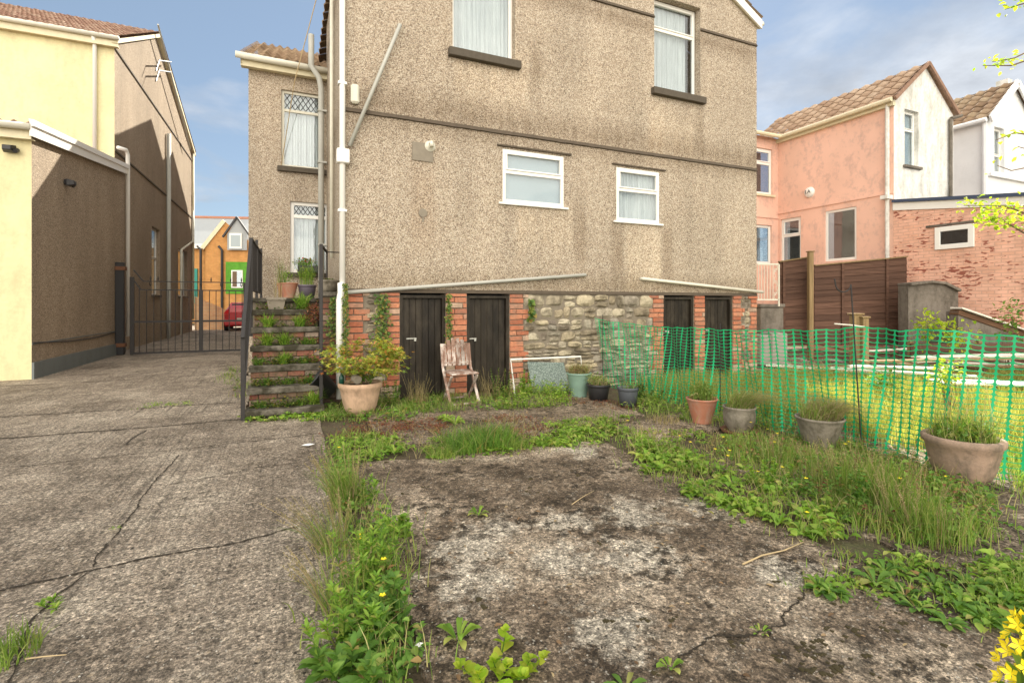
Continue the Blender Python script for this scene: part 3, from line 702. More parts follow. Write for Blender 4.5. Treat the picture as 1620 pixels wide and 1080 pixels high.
def stones(mb, a0, a1, z0, z1, hole=None, d0=-.02, hs=(.06, .17), ws=(.09, .32)):
    z = z0
    while z < z1-.03:
        hh = random.uniform(*hs)
        if z+hh > z1-.05: hh = z1-z
        x = a0
        while x < a1-.03:
            w_ = random.uniform(*ws)*(1.15 if hh > .11 else 1)
            if a1-(x+w_) < .08: w_ = a1-x
            parts = [(z, z+hh)] if hh < .105 or random.random() < .55 else [(z, z+hh*.5), (z+hh*.5, z+hh)]
            for (q0, q1) in parts:
                if hole and hole((x+w_/2), (q0+q1)/2): continue
                n = 4; dd = d0+random.uniform(-.03, .006); gx = .0045
                xa, xb, za, zb = x+gx, x+w_-gx, q0+gx, q1-gx
                cor = [random.uniform(-.02, .02) for _ in range(4)]+[random.uniform(-.017, .017) for _ in range(4)]
                V = []
                for j in range(n+1):
                    for i in range(n+1):
                        fx, fz = i/n, j/n
                        px = (xa+cor[0]*(1-fz)+cor[1]*fz)*(1-fx)+(xb+cor[2]*(1-fz)+cor[3]*fz)*fx
                        pz = (za+cor[4]*(1-fx)+cor[5]*fx)*(1-fz)+(zb+cor[6]*(1-fx)+cor[7]*fx)*fz
                        if (i in (0, n)) and (j in (0, n)):
                            px += (w_*.07)*(1 if i == 0 else -1); pz += (q1-q0)*.13*(1 if j == 0 else -1)
                        edge = i in (0, n) or j in (0, n)
                        V.append((px+random.uniform(-.004, .004), dd+(.035 if edge else 0)+random.uniform(-.007, .007), pz+random.uniform(-.004, .004)))
                Fc = [(j*(n+1)+i, j*(n+1)+i+1, (j+1)*(n+1)+i+1, (j+1)*(n+1)+i) for j in range(n) for i in range(n)]
                per = [i for i in range(n)]+[i*(n+1)+n for i in range(n)]+[n*(n+1)+n-i for i in range(n)]+[(n-i)*(n+1) for i in range(n)]
                b0 = len(V)
                V += [(V[p][0], .06, V[p][2]) for p in per]
                Fc += [(per[i], per[(i+1) % len(per)], b0+(i+1) % len(per), b0+i) for i in range(len(per))]
                mb.add(V, Fc)
            x += w_
        z += hh
for (pa_, pb_, jg, bw_) in ((az(612), D[0][0]-.004, 'l', .225), (D[0][1]+.004, D[1][0]-.004, None, .27), (D[1][1]+.004, az(828), 'r', .225), (0.01, az(575), 'r', .225),
                        (az(1033), D[2][0]-.004, 'l', .2), (D[2][1]+.004, D[3][0]-.004, None, .2), (D[3][1]+.004, az(1172), 'r', .225), (az(1188), HW, 'l', .225)):
    br = MB(MR); bricks(br, pa_, pb_, -.04, ZB-.006, jag=jg, bw=bw_); br.build('brick_pier', M_BRK, H, bevel=.004)
for (pa_, pb_, ws_, dd_) in ((az(576)+.02, az(612)-.02, (.08, .22), 0), (az(829), az(1032), (.10, .34), -.012), (az(1173), az(1187), (.06, .16), 0)):
    st = MB(MR); stones(st, pa_, pb_, -.04, ZB-.004, ws=ws_, d0=dd_, hs=(.055, .20)); st.build('stone_base', M_STN, H)
for i, (a0, a1) in enumerate(D):
    dz1 = ZB-.03; dv = .075
    fr_ = MB(MR); fr_.box(a0, a0+.045, .02, .09, -.02, dz1); fr_.box(a1-.045, a1, .02, .09, -.02, dz1); fr_.box(a0+.045, a1-.045, .02, .09, dz1-.045, dz1)
    dr = MB(MR); nb = 6 if i < 2 else 7; a, c = a0+.05, a1-.05
    for k in range(nb):
        x0, x1 = a+(c-a)*k/nb, a+(c-a)*(k+1)/nb
        dr.box(x0+.002, x1-.002, dv+random.uniform(-.002, .002), dv+.03, .02+random.uniform(0, .025), dz1-.05)
    do = dr.build('door', M_DOOR, H, bevel=.0025)
    if i == 0: do['label'] = 'dark plank door behind the maple pot with a hasp at its left edge'
    fr_.build('door_frame', M_DOOR, do, bevel=.003)
    ht = MB(MR); hx = a0+.1 if i == 0 else a0+.02
    zc = FM.onv(650 if i == 0 else 750, 537)[1] if i < 2 else .85
    ht.box(hx, hx+.15, dv-.012, dv-.004, zc, zc+.018); ht.box(hx+.11, hx+.14, dv-.03, dv-.012, zc-.03, zc+.02)
    ht.build('hasp', M_GPIPE, do, bevel=.002)
# pipes and fittings on the rear wall
def pipe(pts, r, m, name='pipe', parent=H, clips=None, n=12):
    bb = MB(); bb.tube(pts, r, n); o = bb.build(name, m, parent, smooth=True)
    if clips:
        cc = MB()
        for c in clips: cc.box(c[0]-r*1.5, c[0]+r*1.5, c[1]-r*1.25, c[1]+r*1.25, c[2]-.018, c[2]+.018)
        cc.build('clip', m, o, bevel=.003)
    return o
a0, z0 = FM.onv(541, 590); 
px_ = FM.onv(541, 300)[0]
pipe([(px_, -.05, FM.onv(541, 605)[1]), (px_, -.05, 9)], .038, M_UPVC, 'downpipe', clips=[(px_, -.04, 2.6), (px_, -.04, 4.3), (px_, -.04, 5.6)])
zc = FM.onv(541, 250)[1]
MB(MR).box(px_-.075, px_+.09, -.12, .0, zc-.09, zc+.1).build('hopper', M_UPVC, H, bevel=.012)
p1 = FM.onv(549, 232); p2 = FM.onv(631, 44)
pipe([(p1[0]+.03, -.05, p1[1]), (p2[0], -.09, p2[1]), (p2[0]+.0, -.0, p2[1]+.03)], .026, M_GPIPE, 'overflow_pipe')
p1, p2 = FM.onv(553, 461), FM.onv(924, 435)
pipe([(p1[0]-.1, -.05, p1[1]-.02), (p2[0], -.05, p2[1]), (p2[0]+.02, .02, p2[1])], .026, M_GPIPE, 'waste_pipe',
     clips=[(p1[0]+(p2[0]-p1[0])*f, -.04, p1[1]+(p2[1]-p1[1])*f) for f in (.15, .5, .85)])
p1, p2 = FM.onv(1013, 441), FM.onv(1203, 462)
pipe([(p1[0], .0, p1[1]), (p1[0]+.02, -.05, p1[1]), (p2[0], -.05, p2[1])], .028, M_OLDW, 'waste_pipe')
# lower branch into the ground, left corner
q = px_+.0
pipe([(q-.02, -.075, 1.63), (q-.02, -.09, 1.5), (q-.04, -.12, 1.4), (q-.04, -.12, .1)], .045, M_UPVC, 'drain_pipe')
# alarm box, vent on cement patch, blanking plate
a_, z_ = FM.onv(561, 151); 
MB(MR).box(a_-.055, a_+.055, -.08, 0, z_-.13, z_+.13).build('alarm_box', M_OLDW, H, bevel=.025)
a_, z_ = FM.onv(668, 241)
pm = MB(MR); pm.box(a_-.15, a_+.15, -.012, .004, z_-.13, z_+.13, .01); pm.build('cement_patch', M_CEM, H)
a_, z_ = FM.onv(680, 232)
vv = MB(); vv.lathe([(.0, -.05), (.03, -.05), (.035, -.03), (.075, -.025), (.08, -.012), (.08, 0)], (a_, 0, z_), 24, 'y'); vo = vv.build('vent', M_OLDW, H, smooth=True)
vv = MB(); vv.tube([(a_, -.05, z_+.02), (a_, -.10, z_+.03), (a_, -.11, z_-.03)], .03, 10); vv.build('flue_hood', M_OLDW, vo, smooth=True)
a_, z_ = FM.onv(669, 337)
vv = MB(); vv.lathe([(.0, -.02), (.06, -.016), (.065, 0)], (a_, 0, z_), 20, 'y'); vv.box(a_-.012, a_+.012, -.012, .0, z_-.13, z_-.05); vv.build('blanking_plate', M_CEM, H, smooth=False)
# side of the wing: soil pipe and a second pipe, seen edge on
sv = 3.35
pipe([(-.12, sv, 1.3), (-.12, sv, FM.onu(520, 130, -.12)[1]-.0), (-.12, sv, 5.55), (-.16, sv-.0, 5.75), (-.30, sv, 5.95), (-.30, sv, 6.55)], .055, M_GPIPE, 'soil_pipe', clips=[(-.1, sv, 2.5), (-.1, sv, 4.1), (-.1, sv, 5.1)])
pipe([(-.05, 1.6, 2.1), (-.05, 1.6, 6.7)], .03, M_OLDW, 'side_pipe')
# wire across the return
cb_ = MB(); A_ = FM.onv(445, 262, LV-.02); cb_.tube([(A_[0], LV-.03, A_[1]), (-.6, 2.6, 5.3), (-.04, 1.8, 7.4)], .008, 5); cb_.build('cable', M_STRAW, H)
# ivy on the piers
def leafset(P, D_, L, Wd, fold=.25, droop=.0, up=None):
    """N five-vertex leaves at P along D_"""
    N = len(P); P = np.asarray(P, float); D_ = np.asarray(D_, float); D_ /= np.linalg.norm(D_, axis=1)[:, None]+1e-9
    upv = np.array([0, 0, 1.]) if up is None else np.asarray(up, float)
    sd_ = np.cross(D_, upv+rng.normal(0, .25, (N, 3))); sd_ /= np.linalg.norm(sd_, axis=1)[:, None]+1e-9
    nn = np.cross(sd_, D_); L = np.broadcast_to(L, N)[:, None]; Wd = np.broadcast_to(Wd, N)[:, None]
    hi = HI_LEAF
    if not hi:
        mid = P+D_*L*.5
        V = np.stack([P, mid+sd_*Wd/2+nn*Wd*fold, mid, mid-sd_*Wd/2+nn*Wd*fold, P+D_*L-np.array([0,0,1])*L*droop], 1)
        idx = np.arange(N)[:, None, None]*5
        Fc = (idx+np.array([[0,2,1],[0,3,2],[1,2,4],[2,3,4]])[None]).reshape(-1, 3)
        return V.reshape(-1, 3), Fc
    dn = np.array([0, 0, 1.])*L*droop; pts = [P]
    cv_ = rng.uniform(.0, .35, (N, 1))
    for f, ww in ((.18, .62), (.42, 1.0), (.70, .78)):
        c_ = P+D_*L*f-dn*f*f+nn*L*cv_*(f-f*f); j_ = 1+rng.normal(0, .10, (N, 1))
        pts += [c_+sd_*Wd/2*ww*j_+nn*Wd*fold*ww, c_, c_-sd_*Wd/2*ww/j_+nn*Wd*fold*ww]
    pts.append(P+D_*L-dn); V = np.stack(pts, 1); idx = np.arange(N)[:, None, None]*11
    q = [[0,2,1],[0,3,2]]
    for s_ in (1, 4): q += [[s_, s_+1, s_+4], [s_, s_+4, s_+3], [s_+1, s_+2, s_+5], [s_+1, s_+5, s_+4]]
    q += [[7,8,10],[8,9,10]]
    return V.reshape(-1, 3), (idx+np.array(q)[None]).reshape(-1, 3)
HI_LEAF = False
def starset(P, D_, L):
    '''palmate five-lobed maple leaves'''
    N = len(P); P = np.asarray(P, float); D_ = np.asarray(D_, float); D_ /= np.linalg.norm(D_, axis=1)[:, None]
    sd_ = np.cross(D_, np.array([0, 0, 1.])+rng.normal(0, .4, (N, 3))); sd_ /= np.linalg.norm(sd_, axis=1)[:, None]; L = L[:, None]; pts = [P+D_*L*.15]
    an = [-2.5, -2.0, -1.15, -.85, -.5, -.3, 0, .3, .5, .85, 1.15, 2.0, 2.5]; rr = [.12, .5, .3, .85, .35, .38, 1.0, .38, .35, .85, .3, .5, .12]
    for a_, r_ in zip(an, rr): pts.append(P+D_*L*(.15+r_*math.cos(a_)*.85)+sd_*L*r_*math.sin(a_)*.85)
    V = np.stack(pts, 1); idx = np.arange(N)[:, None, None]*14
    return V.reshape(-1, 3), (idx+np.array([[0, k, k+1] for k in range(1, 13)])[None]).reshape(-1, 3)
def blades(P, h, wd, lean=.35, seg=3, dirbias=None):
    N = len(P); P = np.asarray(P, float); h = np.broadcast_to(h, N)[:, None]
    a = rng.uniform(0, 2*np.pi, N); l = rng.uniform(.1, 1, N)*lean
    dv = np.stack([np.cos(a)*l, np.sin(a)*l, np.zeros(N)], 1)
    if dirbias is not None: dv += np.asarray(dirbias)
    b = rng.uniform(0, np.pi, N); sd_ = np.stack([np.cos(b), np.sin(b), np.zeros(N)], 1); wd = np.broadcast_to(wd, N)[:, None]
    V = []
    for k in range(seg):
        f = k/seg; c = P+dv*h*f**1.8+np.array([0,0,1])*h*(f-.25*np.linalg.norm(dv, axis=1)[:, None]*f*f)
        ww = wd*(1-.55*f)/2; V += [c-sd_*ww, c+sd_*ww]
    V.append(P+dv*h+np.array([0,0,1])*h*(1-.3*np.linalg.norm(dv, axis=1)[:, None]))
    V = np.stack(V, 1); nv = 2*seg+1; t_ = []
    for k in range(seg-1): t_ += [[2*k, 2*k+1, 2*k+3], [2*k, 2*k+3, 2*k+2]]
    t_.append([2*seg-2, 2*seg-1, 2*seg])
    Fc = (np.arange(N)[:, None, None]*nv+np.array(t_)[None]).reshape(-1, 3)
    return V.reshape(-1, 3), Fc
def cat(*sets):
    V, Fc, b = [], [], 0
    for v, f in sets: V.append(v); Fc.append(f+b); b += len(v)
    return np.concatenate(V), np.concatenate(Fc)
def ivy(M, a, z0, z1, wd, n, name='ivy', par=None, m=L_IVY, size=.045):
    zz_ = rng.uniform(z0, z1, n); aa = a+rng.normal(0, wd*.5, n)*(1.1-.5*(zz_-z0)/(z1-z0))
    dd = -rng.uniform(.02, .08, n)
    P = np.array([M(x, y, z) for x, y, z in zip(aa, dd, zz_)])
    D_ = np.stack([rng.normal(0, .6, n), -rng.uniform(.1, .6, n), -rng.uniform(.1, 1, n)], 1)
    V, Fc = leafset(P, D_, rng.uniform(.6, 1.3, n)*size, rng.uniform(.6, 1.1, n)*size, up=(0, -1, .3))
    return npmesh(name, V, Fc, m, par)
def placed(name, label, catg, u, v, rz=0, group=None, z=0.0, kind=None):
    X, Y = FM.wor(u, v); return tag(empty(name, (X, Y, z), AX+rz), label, catg, group, kind)
iv = tag(ivy(MR, az(604), .55, 1.5, .13, 420), 'yellow green ivy sprawling over stones left of the first dark door', 'ivy', kind=None)
iv.location = (FM.o[0], FM.o[1], 0); iv.rotation_euler = (0, 0, AX)
iv = tag(ivy(MR, az(708), .75, 1.5, .05, 260, size=.035), 'thin ivy strand hanging down the brick pier beside the first door', 'ivy')
iv.location = (FM.o[0], FM.o[1], 0); iv.rotation_euler = (0, 0, AX)
iv = tag(ivy(rear(-.12), q+.03, .55, 1.62, .045, 480, size=.03), 'ivy wrapped around the white drain pipe at the house corner', 'ivy')
iv.location = (FM.o[0], FM.o[1], 0); iv.rotation_euler = (0, 0, AX)
iv = tag(ivy(MR, az(838), 1.1, 1.42, .05, 60, size=.07), 'small fern growing from the stone base by the second door', 'fern')
iv.location = (FM.o[0], FM.o[1], 0); iv.rotation_euler = (0, 0, AX)

# ------------------------------------------------------------------ steps, landing, railings
ST = placed('garden_steps', 'mossy brick and concrete steps rising beside the house corner', 'steps', -.7, -.6)
SU0, SU1, SV0, RIS, GO = -1.13, -.30, -.52, .234, .235
OFFU, OFFV = .7, .6
def stl(mb):   # local shift: the steps' empty stands at u=-.7 v=-.6
    mb.v = [(x+OFFU, y+OFFV, z) for x, y, z in mb.v]; return mb
for k in range(6):
    z0 = .10+RIS*k-.0; v0 = SV0+GO*k
    tr = MB()
    n = 14
    for s_ in range(1):
        tr.box(SU0-.02, SU1+.02, v0-.02, v0+GO+.02 if k < 5 else v0+.45, z0-.075, z0+random.uniform(-.004, .004), .009)
    stl(tr).build('tread', M_STEP, ST, bevel=.008)
    if k:
        rb = MB(); zl = .10+RIS*(k-1)+.001
        for j in range(2):
            zz0 = zl+j*.085; x = SU0+(0 if (j+k) % 2 else -.1)
            while x < SU1:
                w_ = random.uniform(.2, .235)
                rb.box(max(SU0, x)+.004, min(SU1, x+w_)-.004, v0+.012+random.uniform(-.006, .006), v0+.12, zz0+.003, min(zz0+.077, z0-.077), .003)
                x += w_
        stl(rb).build('riser', M_BRKO, ST, bevel=.004)
cr = MB()
for k in range(6): cr.box(SU0+.01, SU1-.01, SV0+GO*k+.05, SV0+GO*k+.3 if k < 5 else 1.3, -.05, .10+RIS*k-.065)
stl(cr).build('core', M_MORT, ST)
# landing and the brick wall right of the steps
LD = placed('raised_landing', 'brick fronted raised landing behind the steps carrying the pots', 'landing', -.7, 1.0)
def ldl(mb): mb.v = [(x+.7, y-1.0, z) for x, y, z in mb.v]; return mb
LZ = 1.44
bb = MB(); bb.box(LU+.22, -.002, .94, LV-.005, LZ-.06, LZ, .0); bb.box(SU1+.02, -.002, .30, .94, 1.46, 1.52); ldl(bb).build('paving', M_STEP, LD, bevel=.006)
rw = MB(); bricks(rw, SU1+.02, -.004, -.04, 1.455, d0=.315, dep=.42); ldl(rw).build('retaining_wall', M_BRKO, LD, bevel=.004)
rw = MB()
bricks(rw, SU0, SU1, 1.28, 1.375, d0=.95, dep=1.05)
ldl(rw).build('retaining_wall', M_BRKO, LD, bevel=.004)
bb = MB(); bb.box(SU1+.03, -.01, .36, .93, -.05, 1.455); bb.box(LU+.23, -.01, 1.02, LV-.01, -.05, LZ-.062); ldl(bb).build('core', M_MORT, LD)

RL = placed('stair_railing', 'dark steel railing up the left side of the steps and along the landing', 'railing', -1.17, -.5)
def rll(mb): mb.v = [(x+1.17, y+.5, z) for x, y, z in mb.v]; return mb
ru = -1.175; P0 = (ru, -.52, 0); ptop = Vector((ru, .80, 2.27)); pbot = Vector((ru, -.52, 1.0))
bb = MB(); bb.bar((ru, -.52, 0), pbot, .045, .045, (0,1,0)); rll(bb).build('post', M_STEEL, RL)
bb = MB(); bb.bar((ru, .80, .9), ptop, .045, .045, (0,1,0)); rll(bb).build('post', M_STEEL, RL)
bb = MB(); bb.bar((ru, 2.1, LZ), (ru, 2.1, 2.4), .04, .04, (0,1,0)); rll(bb).build('post', M_STEEL, RL)
bb = MB(); bb.bar((ru, 3.5, LZ), (ru, 3.5, 2.4), .04, .04, (0,1,0)); rll(bb).build('post', M_STEEL, RL)
bb = MB(); bb.bar(pbot+Vector((0,-.05,-.04)), ptop, .04, .022); bb.bar(ptop, (ru, 3.55, 2.30), .045, .022); rll(bb).build('handrail', M_STEEL, RL)
bb = MB(); bb.bar((ru, -.5, .22), (ru, .8, 1.42), .03, .014); bb.bar((ru, .8, LZ+.1), (ru, 3.5, LZ+.12), .03, .014); rll(bb).build('lower_rail', M_STEEL, RL)
for k in range(10):
    v_ = -.42+k*.125
    f = (v_+.52)/1.32; bb = MB(); bb.tube([(ru, v_, .22+1.2*f+.02), (ru, v_, 1.0+1.27*f-.02)], .008, 6); rll(bb).build('baluster', M_STEEL, RL)
for k in range(22):
    v_ = .92+k*.118
    bb = MB(); bb.tube([(ru, v_, LZ+.1), (ru, v_, 2.28)], .008, 6); rll(bb).build('baluster', M_STEEL, RL)
RR = placed('handrail_post', 'tall dark steel post with short rail to the wall right of the steps', 'railing', SU1, -.35)
rx, rv = FM.loc(*gp(508, 640, .02)); rv = -.40; rx = FM.onv(508, 640, rv)[0]
RR.location = (*FM.wor(rx, rv), 0)
bb = MB(); bb.bar((0, 0, .0), (0, 0, FM.onv(508, 386, rv)[1]), .042, .042, (0,1,0)); bb.build('post', M_STEEL, RR, bevel=.004)
zt = FM.onv(508, 386, rv)[1]
bb = MB(); bb.bar((0, 0, zt-.012), (.13, 1.0, zt), .035, .014); bb.bar((0.13, 1.0, zt), (.30, 1.0, zt), .035, .014); bb.tube([(.13, 1.0, 1.52), (.13, 1.0, zt)], .012, 6); bb.build('rail', M_STEEL, RR)

# ------------------------------------------------------------------ LEFT (YELLOW) HOUSE
XL, YL = gp(50, 600)
FL = Frame(XL, YL)
Lh = empty('neighbour_house', (XL, YL, 0), AX)
tag(Lh, 'yellow painted neighbouring house with brown pebbledashed side and red tiled roof', 'house')
LD_ = FL.onu(197, 500, 0)[0]        # depth of the low extension
ze_ = FL.onv(45, 206)[1]
zr_ = ze_+.62
MLr, MLe = rear(0), east(0)
b = MB(MLr); b.add([(-5, 0, 0), (0, 0, 0), (0, 0, ze_), (-5, 0, ze_)], [(0,1,2,3)]); b.build('wall', M_YEL, Lh)
MU = -.30                            # main block side plane
VM = FL.onv(181, 300, 0)            # placeholder
vm = LD_+.0
um = FL.onv(181, 300, vm)[0]
zE2 = FL.onv(178, 66, vm)[1]
b = MB(rear(vm)); b.add([(-7, 0, ze_-1), (um, 0, ze_-1), (um, 0, zE2), (-7, 0, zE2)], [(0,1,2,3)]); b.build('wall', M_YEL, Lh)
b = MB(MLe); b.add([(0, 0, .28), (LD_, 0, .28), (LD_, 0, zr_-.02), (0, 0, ze_)], [(0,1,2,3)]); b.build('wall', M_PEB2, Lh)
b = MB(MLe); b.box(.0, LD_, -.035, .0, -.05, .30); b.box(-.0, LD_, -.012, .0, .62, .64); b.build('plinth', M_PLINTH, Lh)
b = MB(); n = 20
b.tube([(.02, LD_*k/n, .66-.10*math.sin(math.pi*k/n)) for k in range(n+1)], .012, 6); b.build('cable', M_BLACKP, Lh)
b = MB(rear(vm)); b.add([(um, 0, 0), (0, 0, 0), (0, 0, zr_), (um, 0, zr_)], [(0,1,2,3)]); b.build('wall', M_PEB2, Lh)
# main side wall with gable
ap = FL.onu(247, 56, um); fe = FL.onu(304, 240, um)
ws = []
for (x0, x1, yt, yb) in ((240, 253, 357, 466), (282, 296, 392, 468)):
    v0, v1 = FL.onu(x0, 300, um)[0], FL.onu(x1, 300, um)[0]
    ws.append((v0, v1, FL.onu(x0, yb, um)[1], FL.onu(x0, yt, um)[1]))
ME = east(um)
b = wall(MB(ME), vm, fe[0], 0, min(zE2, fe[1])-.01, ws)
zz1 = min(zE2, fe[1])-.01
b.add([(vm, 0, zz1), (fe[0], 0, zz1), (fe[0], 0, fe[1]), (ap[0], 0, ap[1]), (vm, 0, zE2)], [(0,1,2,3,4)])
b.build('wall', M_PEB2, Lh)
window(Lh, ME, ws[0], transom=ws[0][2]+(ws[0][3]-ws[0][2])*.55, sill=M_GREYR, inside='dark', rec=.12, glass=M_GLASS2, label='tall white framed side window')
window(Lh, ME, ws[1], sill=M_GREYR, inside='dark', rec=.12, glass=M_GLASS2)
for pa, pb in (((178, 76), (297, 243)), ((205, 255), (299, 344))):
    q0, q1 = FL.onu(*pa, um), FL.onu(*pb, um); zz_ = (q0[1]+q1[1])/2
    b = MB(ME); b.box(vm, fe[0], -.03, .002, zz_-.02, zz_+.03); b.build('drip_moulding', M_DRIP, Lh)
# roofs
b = tiles('roof', Lh, M_TILE, (-7, vm-.22, zE2+.05), (um+.14, vm-.22, zE2+.05), (-7, ap[0], ap[1]+.12), (um+.14, ap[0], ap[1]+.12), .21, .33, .03)
b = tiles('roof', Lh, M_TILE, (um+.14, fe[0]+.2, fe[1]), (-7, fe[0]+.2, fe[1]), (um+.14, ap[0], ap[1]+.12), (-7, ap[0], ap[1]+.12), .3, .4, .03)
b = MB(); b.box(-7, um+.12, vm-.17, vm-.14, zE2-.2, zE2+.03); b.box(-7, um+.12, vm-.14, vm, zE2-.18, zE2-.16); b.build('fascia', M_FASC, Lh)
b = MB(); b.tube([(-7, vm-.23, zE2+.02), (um+.16, vm-.23, zE2+.02)], .06, 10); b.build('gutter', M_OLDW, Lh, smooth=True)
for (va, za, vb, zb) in ((vm-.2, zE2+.02, ap[0], ap[1]+.08), (ap[0], ap[1]+.08, fe[0]+.2, fe[1]-.05)):
    b = MB(); b.add([(um+.13, va, za-.13), (um+.13, vb, zb-.13), (um+.13, vb, zb), (um+.13, va, za), (um-.01, va, za-.13), (um-.01, vb, zb-.13)], [(0,1,2,3), (0,4,5,1)]); b.build('verge', M_FASC, Lh)
# lean-to roof of the extension with its white barge
tiles('roof', Lh, M_TILE, (-5, -.2, ze_+.04), (.05, -.2, ze_+.04), (-5, LD_, zr_+.12), (.05, LD_, zr_+.12), .21, .33, .03)
b = MB(); b.add([(.06, -.25, ze_-.16), (.06, LD_+.0, zr_-.10), (.06, LD_, zr_+.14), (.06, -.25, ze_+.10), (.09, -.25, ze_-.16), (.09, LD_, zr_-.10), (.09, LD_, zr_+.14), (.09, -.25, ze_+.10)],
                [(0,1,2,3), (4,5,6,7), (0,4,5,1), (3,7,6,2), (0,3,7,4), (1,2,6,5)])
b.add([(.09, -.26, ze_+.0), (.09, LD_, zr_+.05), (.12, LD_, zr_+.06), (.12, -.26, ze_+.02), (.12, LD_, zr_+.17), (.12, -.26, ze_+.13), (.05, LD_, zr_+.175), (.05, -.26, ze_+.135)],
      [(0,1,2,3), (3,2,4,5), (5,4,6,7), (0,3,5,7)])
b.build('barge_board', M_UPVC, Lh)
b = MB(); b.box(-5, .05, -.16, -.13, ze_-.2, ze_+.02); b.box(-5, .05, -.13, 0, ze_-.19, ze_-.17); b.build('fascia', M_FASC, Lh)
b = MB(); b.tube([(-5, -.24, ze_+.0), (.07, -.24, ze_+.0)], .06, 10); b.build('gutter', M_OLDW, Lh, smooth=True)
def lpipe(pts, r, m, name='downpipe'):
    b = MB(); b.tube(pts, r, 10); return b.build(name, m, Lh, smooth=True)
uw = FL.onv(150, 200, vm-.06)[0]
lpipe([(uw, vm-.2, zE2), (uw, vm-.07, zE2-.2), (uw, vm-.07, ze_+.6)], .05, M_UPVC)
zq = FL.onu(197, 238, .06)[1]
lpipe([(-.05, LD_-.4, zq+.02), (.07, LD_-.15, zq+.04), (.08, LD_-.02, zq-.06), (.08, LD_-.0, .45)], .05, M_UPVC)
vq, zq1 = FL.onu(267, 212, um+.09); zq2 = FL.onu(270, 485, um+.09)[1]
so = lpipe([(um+.09, vq, zq1), (um+.09, vq, zq2), (um+.09, vq, .0)], .075, M_GPIPE, 'soil_pipe')
vq2 = FL.onu(287, 500, um+.08)[0]
lpipe([(um+.06, fe[0], FL.onu(304, 325, um)[1]+.5), (um+.08, fe[0]-.3, FL.onu(300, 380, um)[1]), (um+.08, vq2, FL.onu(290, 398, um)[1]), (um+.08, vq2, 0)], .05, M_OLDW)
lpipe([(um+.06, fe[0]-.1, fe[1]-.1), (um+.06, fe[0]-.1, .6)], .05, M_FASC)
# floodlights
def flood(u, v, z, rz, lab):
    o = empty('floodlight', (*FL.wor(u, v), z), AX+rz); tag(o, lab, 'floodlight')
    b = MB(); b.box(-.04, .04, -.04, .0, -.05, .05); b.build('bracket', M_BLACKP, o, bevel=.006)
    b = MB(); b.add([(-.06, -.18, -.05), (.06, -.18, -.05), (.09, -.05, -.08), (-.09, -.05, -.08), (-.06, -.18, .03), (.06, -.18, .03), (.09, -.05, .06), (-.09, -.05, .06)],
                    [(0,1,2,3), (4,7,6,5), (0,4,5,1), (2,6,7,3), (0,3,7,4), (1,5,6,2)]); b.build('lamp_housing', M_BLACKP, o, bevel=.008)
    b = MB(); b.tube([(.1, -.05, -.02), (.1, -.13, -.06)], .035, 12); b.build('sensor', M_BLACKP, o)
a_, z_ = FL.onv(18, 236); flood(a_, -.0, z_, 0, 'black floodlight with sensor on the yellow wall')
v_, z_ = FL.onu(102, 288); flood(0.0, v_, z_, R(90), 'black floodlight on the pebbledashed side wall left of the gate')
AE = empty('television_aerial', (*FL.wor(um+.1, ap[0]), 0), AX); tag(AE, 'thin aerial mast with bent bracket arms by the neighbour roof verge', 'aerial')
b = MB(); A0 = FL.onu(250, 48, um+.25); A1 = FL.onu(301, 236, um+.25)
b.tube([(.15, A0[0]-ap[0], A0[1]+.2), (.15, A1[0]-ap[0], A1[1])], .03, 8); b.build('mast', M_GPIPE, AE)
for yy in (98, 114):
    q0, q1 = FL.onu(246, yy-3, um+.2), FL.onu(268, yy, um+.2)
    b = MB(); b.tube([(.15, q1[0]-ap[0], q1[1]), (.2, q0[0]-ap[0], q0[1]), (.2, q0[0]-ap[0]-.45, q0[1]-.55)], .025, 6); b.build('arm', M_BLACKP, AE)

# ------------------------------------------------------------------ GATE
G0 = Vector((*gp(209, 565), 0)); U = Vector((math.cos(AX), math.sin(AX), 0))
GT = tag(empty('driveway_gate', G0, AX), 'low black wrought iron gate with spiked finials across the side driveway', 'gate')
fg = Frame(G0.x, G0.y); gl = fg.onv(387, 500)[0]
def gz(y): return fg.onv(209, y)[1]
zt1, zt2, zm, zb = fg.onv(300, 446)[1], fg.onv(300, 459)[1], fg.onv(300, 508)[1], .10
mid = fg.onv(318, 500)[0]
b = MB(); b.bar((0, 0, .06), (0, 0, gz(438)), .09, .05, (0,1,0)); b.build('stile', M_STEEL, GT)
b = MB(); b.bar((mid, 0, .08), (mid, 0, zt2), .09, .05, (0,1,0)); b.build('stile', M_STEEL, GT)
b = MB(); b.bar((gl, 0, .06), (gl, 0, zt1), .06, .05, (0,1,0)); b.build('stile', M_STEEL, GT)
c0 = fg.onv(227, 446)[0]
b = MB(); b.bar((.03, 0, gz(427)), (c0, 0, zt1), .03, .03); b.bar((c0, 0, zt1), (gl, 0, zt1), .03, .025); b.build('top_rail', M_STEEL, GT)
b = MB(); b.bar((.04, 0, gz(444)), (c0-.05, 0, zt2), .03, .03); b.bar((c0-.05, 0, zt2), (gl, 0, zt2), .03, .03); b.build('top_rail', M_STEEL, GT)
b = MB(); b.bar((0.04, 0, zm), (gl, 0, zm), .035, .05); b.build('middle_rail', M_STEEL, GT)
b = MB(); b.bar((0.04, 0, zb), (gl, 0, zb), .035, .05); b.build('bottom_rail', M_STEEL, GT)
k = 0; x = .15
while x < gl-.05:
    if abs(x-mid) > .07:
        b = MB(); tz = zt2+(.12 if x < .2 else 0); b.tube([(x, 0, zb), (x, 0, tz)], .0095, 6); b.build('bar', M_STEEL, GT)
    x += .155; k += 1
